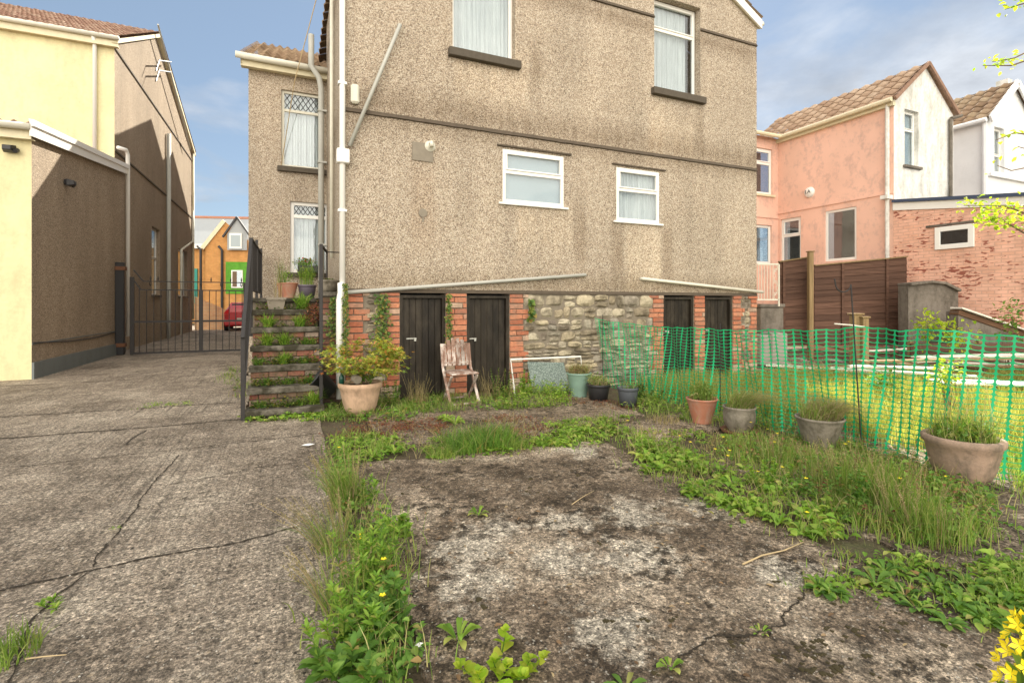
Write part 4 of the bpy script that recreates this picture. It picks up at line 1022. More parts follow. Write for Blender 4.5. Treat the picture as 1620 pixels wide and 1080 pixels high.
for px in (238, 250, 318, 334, 350, 365, 382):
    x = fg.onv(px, 450)[0]; tall = px in (238, 318, 350, 382)
    b = MB(); b.lathe([(.004, 0), (.012, .02), (.018, .06), (.004, .13)], (x, 0, zt1+.01), 6)
    if tall:
        for a_ in range(4):
            b.tube([(x+.03*math.sin(math.pi*s_/6)*math.cos(a_*1.57+s_*.25), .03*math.sin(math.pi*s_/6)*math.sin(a_*1.57+s_*.25), zt1-.12+.14*s_/6) for s_ in range(7)], .005, 4)
    b.build('finial', M_STEEL, GT)
gx, gy = FL.wor(.10, FL.onu(190, 500, .1)[0])
GP = tag(empty('gate_post', (gx, gy, 0), AX), 'thick black timber gate post strapped to the pebbledashed wall', 'post')
fp = Frame(gx, gy)
b = MB(); b.bar((0, 0, 0), (0, 0, fp.onv(190, 415)[1]), .20, .14, (0,1,0)); b.build('post', M_BLACKP, GP, bevel=.015)
for yy in (424, 545):
    b = MB(); z_ = fp.onv(190, yy)[1]; b.box(-.16, .13, -.09, .09, z_-.06, z_+.04); b.build('strap', M_RUST, GP, bevel=.005)

# ------------------------------------------------------------------ FAR STREET BEHIND THE GATE
FO = Frame(*((306-CX)/F*38, 38), 0.12)
OB = empty('brick_house', (FO.o[0], FO.o[1], 0), .12); tag(OB, 'orange brick house with grey slate roof and green painted panel beyond the gate', 'house')
def fo(x, y, v=0): return FO.onv(x, y, v)
x0, zE = fo(306, 386); x1 = fo(420, 386)[0]
b = MB(); b.add([(x0-3, 0, -1), (x1+3, 0, -1), (x1+3, 0, zE), (x0-3, 0, zE)], [(0,1,2,3)]); b.build('wall', M_OBR, OB)
zR = fo(340, 345, 3.0)[1]
b = MB(); b.add([(x0-3, -.25, zE-.05), (x1+3, -.25, zE-.05), (x1+3, 3.0, zR), (x0-3, 3.0, zR)], [(0,1,2,3)]); b.build('roof', M_SLATE, OB)
b = MB(); b.box(x0-3, fo(400, 345, 3)[0], 2.9, 3.1, zR-.03, zR+.14); b.build('ridge', M_TERRA, OB)
b = MB(); b.box(x0-3, x1+3, -.3, -.22, zE-.35, zE-.02); b.build('fascia', M_UPVC, OB)
pa, pb, pc = fo(330, 392), fo(360, 352), fo(398, 395)       # projecting gable
b = MB(); b.add([(pa[0], -.5, -1), (pc[0]+.6, -.5, -1), (pc[0]+.6, -.5, pa[1]), (pb[0], -.5, pb[1]), (pa[0], -.5, pa[1])], [(0,1,2,3,4)]); b.build('wall', M_OBR, OB)
b = MB(); b.bar((pa[0]-.2, -.55, pa[1]-.1), (pb[0], -.55, pb[1]+.05), .12, .28, (0,0,1)); b.build('barge_board', M_FASC, OB)
g0, g1 = fo(362, 415), fo(393, 465)
b = MB(); b.box(g0[0], g1[0]+.6, -.54, -.505, g1[1], g0[1]); b.build('panel', M_GREEN, OB)
w0, w1 = fo(371, 428), fo(389, 456)
b = MB(); b.box(w0[0], w1[0], -.60, -.545, w1[1], w0[1]); wn = b.build('window', M_UPVC, OB, bevel=.02)
b = MB(); b.box(w0[0]+.1, w1[0]-.1, -.61, -.601, w1[1]+.1, w0[1]-.1); b.build('pane', M_GLASS2, wn)
b = MB(); b.box(w0[0]+.1, (w0[0]+w1[0])/2, -.618, -.611, w1[1]+.1, w0[1]-.1); b.build('curtain', M_STEM, wn)
d0, d1 = fo(366, 372), fo(390, 395)                           # dormer
b = MB(); b.add([(d0[0], -.7, fo(366, 397)[1]), (d1[0]+.3, -.7, fo(366, 397)[1]), (d1[0]+.3, -.7, d0[1]+.0), ((d0[0]+d1[0]+.3)/2, -.7, fo(380, 348)[1]), (d0[0], -.7, d0[1])], [(0,1,2,3,4)]); dm = b.build('dormer', M_SLATE, OB)
b = MB(); b.box(fo(370, 0)[0], fo(389, 0)[0], -.8, -.71, fo(370, 395)[1], fo(370, 371)[1]); b.build('window', M_UPVC, dm)
b = MB(); b.box(fo(372, 0)[0], fo(387, 0)[0], -.81, -.801, fo(370, 392)[1], fo(370, 374)[1]); b.build('pane', M_SKYBACK, dm)
mx_ = ((d0[0]+d1[0]+.3)/2)
b = MB(); b.bar((d0[0]-.3, -.75, d0[1]-.25), (mx_, -.75, fo(380, 346)[1]), .15, .12); b.bar((mx_, -.75, fo(380, 346)[1]), (d1[0]+.6, -.75, d0[1]-.25), .15, .12); b.build('verge', M_BLACKP, dm)
for px in (324, 357):
    q0 = fo(px, 388)[0]; b = MB(); b.tube([(q0-.25, -.6, zE-.2), (q0, -.62, zE-.5), (q0, -.62, 0)], .09, 8); b.build('downpipe', M_BLACKP, OB)
b = MB(); b.box(fo(308, 0)[0], fo(313, 0)[0], -.1, -.02, fo(308, 480)[1], fo(308, 425)[1]); b.build('door', plain('teal_door_paint', (.02, .25, .20), .5), OB)
b = MB(); q0, q1 = fo(374, 487), fo(386, 493); b.box(q0[0], q1[0], -.58, -.51, q1[1], q0[1]); b.build('window', M_UPVC, OB)
BW = tag(empty('garden_wall', (*gp(308, 522), 0), AX), 'low sunlit brick wall beside the driveway beyond the gate', 'wall')
b = MB(); fbw = Frame(BW.location.x, BW.location.y); q1 = fbw.onv(360, 500)[0]
b.add([(x_, y_, z_) for y_ in (0, .25) for x_, z_ in ((0, -.0), (q1, 0), (q1, 1.0), (0, 1.75))], [(0,1,2,3), (4,7,6,5), (3,2,6,7), (1,5,6,2), (0,3,7,4)]); b.build('wall', M_OBR2, BW)

# red car
cx_, cy_ = gp(384, 523)
CR = tag(empty('parked_car', (cx_, cy_, 0), AX), 'small red hatchback parked beyond the iron gate', 'car')
def loft(secs, name, m, par, smooth=True):
    n = len(secs[0]); V = [p for s_ in secs for p in s_]
    Fc = [(i*n+k, i*n+(k+1) % n, (i+1)*n+(k+1) % n, (i+1)*n+k) for i in range(len(secs)-1) for k in range(n)]
    Fc += [tuple(range(n)), tuple((len(secs)-1)*n+k for k in range(n))]
    b = MB(); b.add(V, Fc); return b.build(name, m, par, bevel=0, smooth=False)
def sec(y, hw, zb_, zs, zt_, ht): return [(-hw*.92, y, zb_), (hw*.92, y, zb_), (hw, y, zb_+.2), (hw*.98, y, zs), (ht, y, zt_), (-ht, y, zt_), (-hw*.98, y, zs), (-hw, y, zb_+.2)]
loft([sec(0, .80, .3, .8, .95, .62), sec(.12, .86, .22, .92, 1.15, .62), sec(.5, .87, .2, .95, 1.42, .58), sec(1.9, .87, .2, .93, 1.45, .58), sec(2.7, .87, .2, .92, .98, .7), sec(3.6, .84, .22, .8, .86, .66), sec(3.8, .75, .3, .6, .66, .6)], 'body', M_RED, CR)
b = MB(); b.add([(-.55, .09, .97), (.55, .09, .97), (.5, .40, 1.36), (-.5, .40, 1.36)], [(0,1,2,3)]); b.v = [(x_, y_-.02, z_+.01) for x_, y_, z_ in b.v]; b.build('rear_window', M_BLACKP, CR)
b = MB(); b.box(-.26, .26, -.03, -.005, .55, .66); b.build('number_plate', M_OLDW, CR)
for sx in (-1, 1):
    b = MB(); b.box(sx*.72-.09, sx*.72+.09, -.02, .06, .68, .88); b.build('tail_light', M_RFL, CR, bevel=.01)
    for yy in (.65, 3.05):
        b = MB(); b.tube([(sx*.88, yy, .3), (sx*.70, yy, .3)], .3, 20); b.build('wheel', M_BLACKP, CR)
b = MB(); b.box(-.82, .82, -.06, .05, .28, .48); b.build('bumper', M_RED, CR, bevel=.03)

# ------------------------------------------------------------------ PINK HOUSE (right)
XP, YP = (1414-CX)/F*12.9, 12.9
FP = Frame(XP, YP)
PH = tag(empty('neighbour_house', (XP, YP, 0), AX), 'peeling pink rendered house with a stained white gable end behind the fence', 'house')
gw = FP.onv(1508, 200)[0]
ZPE = FP.onv(1414, 158)[1]; ZPA = FP.onv(1470, 106)[1]
wg = (FP.onv(1431, 0)[0], FP.onv(1453, 0)[0], FP.onv(1431, 261)[1], FP.onv(1431, 172)[1])
b = wall(MB(rear(0)), 0, gw, 2.0, ZPE, [wg]); b.add([(0, 0, ZPE), (gw, 0, ZPE), (gw/2, 0, ZPA)], [(0,1,2)]); b.build('wall', M_WHT, PH)
window(PH, rear(0), wg, transom=wg[2]+(wg[3]-wg[2])*.66, sill=M_GREYR, inside='sky_backing', rec=.1, silld=.07, label='narrow gable window')
vb = FP.onu(1231, 300)[0]
holes = []
def hu(x0, x1, yt, yb): a, c = FP.onu(x1, 300)[0], FP.onu(x0, 300)[0]; return (a, c, FP.onu(x1, yb)[1], FP.onu(x1, yt)[1])
h1 = hu(1305, 1355, 326, 410); h2 = hu(1235, 1267, 342, 420)
b = wall(MB(west(0)), 0, vb, 0, ZPE, [h1, h2]); b.build('wall', M_PINK, PH)
window(PH, west(0), h1, inside='dark', rec=.03, glass=M_GLASS2, fw=.07, label='large square window over the fence')
window(PH, west(0), h2, transom=h2[2]+(h2[3]-h2[2])*.64, inside='dark', rec=.05, glass=M_GLASS2, fw=.07, label='glazed door top with a fanlight')
b = MB(west(0)); zz_ = FP.onu(1405, 306)[1]; b.box(0, vb, -.03, .002, zz_-.02, zz_+.025); b.build('drip_moulding', M_PINK, PH)
h3 = (FP.onv(1180, 0, vb)[0], FP.onv(1222, 0, vb)[0], FP.onv(1222, 309, vb)[1], FP.onv(1222, 237, vb)[1])
h4 = (FP.onv(1180, 0, vb)[0], FP.onv(1221, 0, vb)[0], FP.onv(1221, 418, vb)[1], FP.onv(1221, 357, vb)[1])
b = wall(MB(rear(vb)), -3, 0, 0, ZPE, [h3, h4]); b.build('wall', M_PINK, PH)
b = MB(rear(vb)); zz_ = FP.onv(1225, 345, vb)[1]; b.box(-3, 0, -.03, .002, zz_-.02, zz_+.025); b.build('drip_moulding', M_PINK, PH)
window(PH, rear(vb), h3, transom=h3[2]+(h3[3]-h3[2])*.68, sill=M_FASC, inside='dark', rec=.05, glass=M_GLASS2, fw=.08)
window(PH, rear(vb), h4, inside='dark', rec=.05, glass=M_GLASS2, fw=.08)
tiles('roof', PH, M_TILE3, (-.12, vb+1, ZPE-.0), (-.12, -.08, ZPE), (gw/2, vb+1, ZPA+.05), (gw/2, -.08, ZPA+.05), .3, .3, .03)
tiles('roof', PH, M_TILE3, (gw+.12, -.08, ZPE), (gw+.12, vb+1, ZPE), (gw/2, -.08, ZPA+.05), (gw/2, vb+1, ZPA+.05), .3, .3, .03)
tiles('roof', PH, M_TILE3, (-4, vb-.2, ZPE), (-.1, vb-.2, ZPE), (-4, vb+3, ZPE+1.2), (-.1, vb+3, ZPE+1.2), .3, .3, .03)
for e0, e1 in ((-.12, gw/2), (gw+.12, gw/2)):
    b = MB(); b.bar((e0, -.1, ZPE-.02), (e1, -.1, ZPA+.03), .05, .09, (0,0,1)); b.build('verge', M_TILE, PH)
b = MB(); b.tube([(-.18, -.05, ZPE-.03), (-.18, vb-.2, ZPE-.03)], .06, 8); b.tube([(-4, vb-.25, ZPE-.03), (-.18, vb-.25, ZPE-.03)], .06, 8); b.build('gutter', M_FASC, PH)
b = MB(); b.box(-.1, 0, -.04, vb, ZPE-.16, ZPE-.03); b.build('fascia', M_FASC, PH)
b = MB(); b.tube([(-.06, .12, ZPE-.1), (-.06, .12, 0)], .05, 8); b.box(-.22, .1, .02, .2, FP.onu(1408, 312)[1]-.06, FP.onu(1408, 312)[1]+.04); b.build('downpipe', M_WHT, PH)
b = MB(); ug = FP.onv(1500, 0)[0]; b.tube([(ug, -.06, ZPE-.15), (ug, -.06, 3.2)], .045, 8); b.tube([(gw+.15, -.12, ZPE-.02), (ug, -.07, ZPE-.14)], .045, 8); b.build('downpipe', M_GREYR, PH)
# alarm box with the letters that can be read on it
va, za = FP.onu(1281, 304)
ab = MB(); ab.lathe([(.0, -.09), (.10, -.08), (.14, -.04), (.15, 0)], (0, 0, 0), 20, 'y', .0)
ab.v = [(y_*1.0, -x_*1.05, z_*(1.0 if z_ > 0 else 1.15)) for x_, y_, z_ in ab.v]; ab.v = [(x_, y_+va, z_+za) for x_, y_, z_ in ab.v]
abo = ab.build('alarm_box', M_UPVC, PH, smooth=True)
def text(s_, size, m, par, loc, rot, name='lettering', ext=.002):
    cu = bpy.data.curves.new(name, 'FONT'); cu.body = s_; cu.size = size; cu.extrude = ext; cu.align_x = 'CENTER'; cu.align_y = 'CENTER'
    o = bpy.data.objects.new(name, cu); COL.objects.link(o); dg = bpy.context.evaluated_depsgraph_get(); dg.update()
    me = bpy.data.meshes.new_from_object(o.evaluated_get(dg)); bpy.data.objects.remove(o); me.materials.append(m)
    o = bpy.data.objects.new(name, me); COL.objects.link(o); o.parent = par; o.location = loc; o.rotation_euler = rot; return o
text('LA', .15, M_BLACKP, abo, (-.092, va, za), (R(90), 0, R(-90)))
# brick extension towards the garden with a roof falling forwards
FX = 3.6
zt0, zt1_ = FP.onu(1414, 333, 0)[1], 3.35
wx = []
va0, va1 = FP.onu(1543, 0)[0], FP.onu(1481, 0)[0]
hx = (va0, va1, FP.onu(1512, 393)[1], FP.onu(1512, 357)[1])
b = MB(west(-.02))
b.add([(-FX, 0, 0), (0, 0, 0), (0, 0, zt0), (-FX, 0, zt0-(zt0-zt1_)*FX/3.0)], [(0,1,2,3)])
b.build('wall', M_PBR, PH)
wn = window(PH, west(-.02), hx, inside='none', rec=-.05, glass=M_GLASS2, fw=.11, label='small wide window in the brick extension')
MB(west(-.02)).box(hx[0]+.06, hx[1]-.06, -.018, -.006, hx[2]+.06, hx[3]-.06).build('room', M_DARK, wn)
b = MB(west(-.02)); b.box(hx[0]-.05, hx[1]+.18, -.05, .0, hx[3]+.02, hx[3]+.07); b.build('lintel', M_GREYR, PH)
sl_ = (zt0-zt1_)/3.0
b = MB(); b.add([(-.05, .0, zt0-.0), (-.05, -FX, zt0-sl_*FX), (-.05, -FX, zt0-sl_*FX+.19), (-.05, 0, zt0+.19)], [(0,1,2,3)]); b.build('fascia', M_UPVC, PH)
b = MB(); b.add([(-.1, .0, zt0+.195), (-.1, -FX, zt0-sl_*FX+.195), (-.1, -FX, zt0-sl_*FX+.27), (-.1, 0, zt0+.27), (5, 0, zt0+.27), (5, -FX, zt0-sl_*FX+.27)], [(0,1,2,3), (3,2,5,4)]); b.build('flat_roof', M_BLUEF, PH)

# WHITE HOUSE beyond
XW, YW = (1563-CX)/F*15.5, 15.5
FW_ = Frame(XW, YW)
WH = tag(empty('neighbour_house', (XW, YW, 0), AX), 'clean white rendered house with a gabled rear wing at the far right', 'house')
ZW = FW_.onv(1563, 188)[1]; ww_ = 3.0; ZWA = ZW+1.35
hw = (FW_.onv(1573, 0)[0], FW_.onv(1589, 0)[0], FW_.onv(1573, 272)[1], FW_.onv(1573, 200)[1])
b = wall(MB(rear(0)), 0, ww_, 0, ZW, [hw]); b.add([(0, 0, ZW), (ww_, 0, ZW), (ww_/2, 0, ZWA)], [(0,1,2)]); b.add([(0, 0, 0), (0, 4, 0), (0, 4, ZW), (0, 0, ZW)], [(0,1,2,3)])
b.add([(-4, 4, 0), (0, 4, 0), (0, 4, ZW), (-4, 4, ZW)], [(0,1,2,3)]); b.build('wall', M_WHT2, WH)
window(WH, rear(0), hw, transom=hw[2]+(hw[3]-hw[2])*.4, inside='curtain', rec=.1, sill=M_WHT2)
b = MB(rear(0)); zz_ = FW_.onv(1570, 274)[1]; b.box(-.02, ww_, -.09, 0, zz_-.12, zz_-.02); b.build('string_course', M_WHT2, WH)
tiles('roof', WH, M_TILE2, (-.15, 5, ZW), (-.15, -.1, ZW), (ww_/2, 5, ZWA+.05), (ww_/2, -.1, ZWA+.05), .3, .3, .035)
tiles('roof', WH, M_TILE2, (ww_+.15, -.1, ZW), (ww_+.15, 5, ZW), (ww_/2, -.1, ZWA+.05), (ww_/2, 5, ZWA+.05), .3, .3, .035)
for e0, e1 in ((-.12, ww_/2), (ww_+.12, ww_/2)):
    b = MB(); b.bar((e0, -.12, ZW-.06), (e1, -.12, ZWA-.02), .05, .22, (0,0,1)); b.build('barge_board', M_WHT2, WH)
b = MB(); b.tube([(-.2, -.05, ZW-.06), (-.2, 4, ZW-.06)], .07, 8); b.tube([(-.06, .05, ZW-.1), (-.06, .05, 1)], .07, 8); b.build('gutter', M_WHT2, WH)
b = MB(); q0 = FW_.onv(1588, 0, 3)[0]; b.box(q0-.16, q0+.2, 2.8, 3.2, ZW, FW_.onv(1588, 128, 3)[1]); b.build('chimney', M_WHT, WH)

# ------------------------------------------------------------------ RIGHT: railing, fence, low walls, planks
def atY(px, py, Y): return ((px-CX)/F*Y, Y, CAMH-(py-HY)/F*Y)
def fobj(name, label, catg, px, Y, rz=0.0, group=None):
    x_ = (px-CX)/F*Y; return tag(empty(name, (x_, Y, 0), rz), label, catg, group), Frame(x_, Y, rz)
o, f = fobj('garden_railing', 'cream painted metal railing with scrollwork beside the house corner', 'railing', 1198, 11.5)
a1 = f.onv(1232, 0)[0]; zt, zb_ = f.onv(1200, 418)[1], f.onv(1200, 474)[1]
b = MB(); b.bar((0, 0, zt), (a1, 0, zt), .03, .03); b.bar((0, 0, zb_), (a1, 0, zb_), .03, .03); b.bar((a1, 0, zb_-.15), (a1, 0, zt), .03, .03, (0,1,0)); b.build('frame', M_OLDW, o)
for k in range(6):
    b = MB(); x_ = .03+k*(a1-.16)/5; b.tube([(x_, 0, zb_), (x_, 0, zt)], .008, 6); b.build('bar', M_OLDW, o)
b = MB()
for k in range(3):
    zc_ = zb_+(zt-zb_)*(k+.5)/3; sgn = 1 if k % 2 else -1
    b.tube([(a1-.07+sgn*.04*math.sin(t_*1.05), 0, zc_+(t_-3)*.042) for t_ in range(7)], .007, 5)
    b.tube([(a1-.07+.035*math.cos(t_), 0, zc_+.035*math.sin(t_)) for t_ in np.linspace(0, 5.2, 9)], .006, 5)
b.build('scroll', M_OLDW, o)
o, f = fobj('rendered_pillar', 'grey rendered garden pillar beneath the cream railing', 'pillar', 1203, 11.6)
a1 = f.onv(1240, 0)[0]; b = MB(); b.box(0, a1, 0, .5, 0, f.onv(1203, 486)[1]); b.build('pillar', M_GREYR, o, bevel=.02)
MB().box(-.02, a1+.02, -.03, .53, f.onv(1203, 486)[1]+.001, f.onv(1203, 482)[1]+.02).build('coping', M_GREYR, o, bevel=.01)
o, f = fobj('concrete_box', 'pale concrete meter box standing at the foot of the grey pillar', 'box', 1203, 10.6)
a1 = f.onv(1246, 0)[0]; b = MB(); b.box(0, a1*.4, 0, .4, .06, f.onv(1203, 530)[1]); b.box(a1*.4+.003, a1, -.01, .4, .06, f.onv(1203, 527)[1]); b.build('casing', plain('pale_concrete', (.30, .28, .24), .9, .25, 9), o, bevel=.02)

def panel(px0, px1, yt0, yt1, ybot, Y, label, rz):
    o, f = fobj('wooden_fence', label, 'fence', px0, Y, rz)
    a1 = f.onv(px1, 0)[0]; zt0_, zt1__ = f.onv(px0, yt0)[1], f.onv(px1, yt1)[1]; zb = f.onv(px0, ybot)[1]
    b = MB(); n = 13
    for k in range(n):
        f0, f1 = k/n, (k+1)/n
        za0, zb0 = zb+(zt0_-zb)*f0, zb+(zt0_-zb)*f1; za1, zb1 = zb+(zt1__-zb)*f0, zb+(zt1__-zb)*f1
        j1 = random.uniform(-.008, .008)
        b.add([(0, -.02, za0-.012+j1), (a1, -.02, za1-.012), (a1, -.004, zb1), (0, -.004, zb0), (0, .01, za0), (a1, .01, za1), (a1, .01, zb1), (0, .01, zb0)],
              [(0,1,2,3), (4,7,6,5), (0,4,5,1), (3,2,6,7), (0,3,7,4), (1,5,6,2)])
    b.build('boards', M_FENCE, o)
    for x_ in ([a1*.3, a1*.78] if a1 > 1.5 else [a1*.15]):
        b = MB(); b.box(x_-.03, x_+.03, -.05, -.021, zb, zt0_+(zt1__-zt0_)*x_/a1); b.build('batten', M_FENCE, o)
    b = MB(); b.add([(0, -.05, zt0_), (a1, -.05, zt1__), (a1, .04, zt1__), (0, .04, zt0_), (0, -.05, zt0_+.03), (a1, -.05, zt1__+.03), (a1, .04, zt1__+.03), (0, .04, zt0_+.03)],
                    [(0,1,2,3), (4,7,6,5), (0,4,5,1), (1,5,6,2), (0,3,7,4), (2,6,7,3)]); b.build('capping', M_POST, o)
    return o
panel(1232, 1278, 415, 408, 545, 12.4, 'short brown fence panel between the cream railing and the tall post', 0.0)
panel(1288, 1434, 421, 407, 545, 12.2, 'wide brown featheredge fence panel in front of the pink wall', 0.0)
def post(px, w_, yt, Y, label, yb=None, m=M_POST):
    o, f = fobj('fence_post', label, 'post', px, Y)
    b = MB(); b.bar((0, 0, 0), (0, 0, f.onv(px, yt)[1]), w_, w_, (0,1,0)); b.build('post', m, o, bevel=.01)
    b = MB(); z_ = f.onv(px, yt)[1]; b.box(-w_*.65, w_*.65, -w_*.65, w_*.65, z_+.001, z_+.03); b.build('cap', m, o, bevel=.006)
post(1282, .11, 399, 12.15, 'tall weathered timber post between the two brown fence panels')
post(1439, .11, 464, 12.0, 'shorter weathered post at the right end of the wide fence panel')
post(1354, .15, 498, 9.0, 'left one of two sawn off timber posts behind the green netting')
post(1367, .11, 503, 8.9, 'right one of two sawn off timber posts behind the green netting')
# rendered garden wall, sloping board, brown low boards
o, f = fobj('garden_wall', 'dark grey rendered wall with a sloping top right of the brown fence', 'wall', 1437, 11.4)
pr = [(1437, 452), (1470, 448), (1492, 450), (1516, 462), (1516, 530)]
pts = [f.onv(*p) for p in pr[:-1]]; a1 = pts[-1][0]
b = MB(); ring = [(0, 0)]+[(max(0, p[0]), p[1]) for p in pts]+[(a1, 0)]
b.add([(x_, y_, z_) for y_ in (0, .3) for x_, z_ in ring], [tuple(range(6)), tuple(range(11, 5, -1))]+[(i, (i+1) % 6, 6+(i+1) % 6, 6+i) for i in range(6)]); b.build('wall', M_GREYR, o)
b = MB()
for i in range(1, 4): b.bar((ring[i][0], .12, ring[i][1]+.03), (ring[i+1][0], .12, ring[i+1][1]+.03), .42, .06)
b.build('coping', M_GREYR, o, bevel=.01)
o, f = fobj('ramp_wall', 'low rubble wall with a white sloping board against the pink brick', 'wall', 1516, 10.6)
P1, P2 = f.onv(1516, 487), f.onv(1650, 533)
b = MB(); b.add([(x_, y_, z_) for y_ in (0, .3) for x_, z_ in ((P1[0], 0), (P2[0], 0), (P2[0], P2[1]-.08), (P1[0], P1[1]-.08))], [(0,1,2,3), (4,7,6,5), (3,2,6,7), (0,3,7,4)]); b.build('wall', M_GREYR, o)
b = MB(); b.bar((P1[0], .05, P1[1]), (P2[0], .05, P2[1]), .3, .035); b.build('board', M_PLANK, o, bevel=.004)
b = MB(); b.bar((P1[0], .1, P1[1]-.09), (P2[0], .1, P2[1]-.09), .25, .11); b.build('beam', M_LOG, o, bevel=.01)
o, f = fobj('low_board_fence', 'low brown horizontal boards edging the far lawn', 'fence', 1441, 10.2)
b = MB(); a1 = f.onv(1700, 0)[0]
for k in range(3): b.box(0, a1, random.uniform(-.006, .006), .03, .06+k*.17, .06+k*.17+.155)
b.build('boards', M_FENCE, o)
for k in range(3): MB().box(k*1.4, k*1.4+.08, .031, .1, 0, .62).build('stake', M_POST, o)
# planks lying on the grass
def plank(p0, p1, w_, label, z=.10, m=M_PLANK, name='plank', group=None):
    A, B = Vector((*gp(*p0, z), z)), Vector((*gp(*p1, z), z)); c = (A+B)/2; c.z = 0
    o = empty(name, c); b = MB(); b.bar(A-c, B-c, w_, .03)
    r = b.build(name, m, None, bevel=.004); r.location = c; bpy.data.objects.remove(o); tag(r, label, 'plank', group); return r
plank((1215, 577), (1335, 586), .30, 'pale plank lying across the grass nearest the concrete box', .14)
plank((1340, 586), (1440, 593), .24, 'middle pale plank lying on the far side of the lawn', .16)
plank((1478, 603), (1720, 609), .42, 'widest white board lying on the sunlit lawn', .24, M_UPVC)
plank((1450, 560), (1690, 572), .14, 'thin pale batten lying behind the widest white board', .16)
plank((1290, 566), (1480, 556), .10, 'brown batten lying in front of the low brown boards', .14, M_LOG)
plank((1390, 548), (1640, 562), .12, 'brown pole lying at the foot of the low brown boards', .22, M_LOG)
plank((1360, 553), (1560, 586), .07, 'thin dark rail lying slantwise over the pale planks', .26, M_LOG)
plank((1300, 545), (1430, 575), .09, 'grey board leaning over the planks behind the netting stake', .24, M_POST)
plank((1520, 555), (1680, 590), .11, 'pinkish plank lying slantwise near the right edge of the photo', .28, M_OLDW)
plank((1220, 552), (1300, 548), .5, 'pale concrete paving slab behind the concrete box', .05, M_PLANK)

for k in range(13):
    xa = random.uniform(1300, 1480); yb_ = random.uniform(548, 584)
    plank((xa, yb_), (xa+random.uniform(120, 260), yb_+random.uniform(-12, 14)), random.uniform(.08, .22), ['bottom', 'second from bottom', 'third from bottom', 'fourth from bottom', 'fifth from bottom', 'sixth from bottom', 'middle', 'sixth from top', 'fifth from top', 'fourth from top', 'third from top', 'second from top', 'topmost'][k]+' weathered plank of the loose heap behind the lawn', .10+.035*k, [M_PLANK, M_OLDW, M_PLANK, M_POST][k % 4], group='planks heaped at the back of the lawn')
# ------------------------------------------------------------------ GREEN NETTING
NP = [FM.wor(*(az(939), -.06)), gp(1000, 622), gp(1100, 650), gp(1225, 682), gp(1366, 712), gp(1480, 742), (3.98, 3.62), (4.4, 2.9)]
NP = [Vector((p[0], p[1])) for p in NP]
NTp = [(939, 503), (1000, 512), (1100, 518), (1225, 521), (1366, 516), (1480, 520), (1620, 532), (1700, 540)]
def topz(i):
    X, Y = NP[i]; return CAMH-(NTp[i][1]-HY)/F*Y
TZ = [topz(i) for i in range(len(NP))]
cum = [0]
for i in range(1, len(NP)): cum.append(cum[-1]+(NP[i]-NP[i-1]).length)
def nrow(s_, f):
    s_ = max(0, min(s_, cum[-1]-1e-4)); i = max(k for k in range(len(cum)) if cum[k] <= s_); i = min(i, len(NP)-2)
    g_ = (s_-cum[i])/(cum[i+1]-cum[i]); p = NP[i].lerp(NP[i+1], g_); zt_ = TZ[i]*(1-g_)+TZ[i+1]*g_
    sag = .022*math.sin(math.pi*g_)*(1 if i < 6 else 0)
    z = .03+(zt_-.03-sag)*f
    fold = .035*math.sin(s_*7+f*3)*(1-f*.5)+.02*math.sin(s_*17+f*5)
    slump = 1-f; d_ = (NP[i+1]-NP[i]).normalized()
    skew = .10*math.sin(s_*2.1+1)*slump+(.10*slump if s_ < 1.2 else 0)
    return Vector((p.x+d_.x*skew-d_.y*fold-.08*slump*d_.y*0, p.y+d_.y*skew+d_.x*fold, z+.006*math.sin(s_*23+f*9)))
NET = tag(empty('barrier_netting', (NP[0].x, NP[0].y, 0)), 'green plastic barrier netting strung from the wall to the right edge', 'netting')
def net():
    rows = 26; cs = .085; cols = int(cum[-1]/cs); V, Fc = [], []; O = Vector((NP[0].x, NP[0].y, 0))
    def quad(a, b_, c, d_):
        k = len(V); V.extend([tuple(q-O) for q in (a, b_, c, d_)]); Fc.append((k, k+1, k+2, k+3))
    for c in range(cols+1):
        s_ = c*cs
        for r in range(rows*3):          # vertical ribs, wide at the knots
            f0, f1 = r/(rows*3), (r+1)/(rows*3)
            w0 = .0145 if r % 3 == 0 else .0062; w1 = .0145 if (r+1) % 3 == 0 else .0062
            quad(nrow(s_-w0, f0), nrow(s_+w0, f0), nrow(s_+w1, f1), nrow(s_-w1, f1))
        if c == cols: break
        for r in range(rows+1):
            f = r/rows; th = .0062 if r < rows else .011; pr_ = None
            for k in range(5):
                g_ = k/4; hh = (th if 0 < k < 4 else .014)/1.05/2; ss = s_+cs*g_
                sg = -.006*math.sin(math.pi*g_)
                a_ = nrow(ss, f); a_ = a_+Vector((0, 0, sg)); lo, hi = a_-Vector((0,0,hh)), a_+Vector((0,0,hh))
                if pr_: quad(pr_[0], lo, hi, pr_[1])
                pr_ = (lo, hi)
    return npmesh('mesh', V, Fc, M_NET, NET)
net()
def stake(s_, z1, label, m=M_STEEL, r=.006, hook=False, tilt=(0, 0), lift=0):
    p = nrow(s_, 0.5); o = tag(empty('netting_stake', (p.x, p.y-.03, 0)), label, 'stake')
    b = MB(); pts = [(0, 0, 0), (tilt[0], tilt[1], z1)]
    b.tube(pts, r, 6); b.build('rod', m, o)
    if hook:
        b = MB(); b.tube([(tilt[0]+.07*math.cos(a_)-.07, tilt[1], z1+.07*math.sin(a_)) for a_ in np.linspace(0, -math.pi*.95, 9)]+[(tilt[0]-.15, tilt[1], z1+.05)], r, 6); b.build('hook', m, o)
stake(cum[4], CAMH+(HY-450)/F*NP[4].y, 'thin rusty rod with a curled hook rising above the netting', hook=True, tilt=(-.10, 0))
stake(.05, 1.18, 'short dark stake holding the netting against the stone base')
stake(cum[2]+.35, 1.12, 'thin stake in the netting in front of the third dark door')
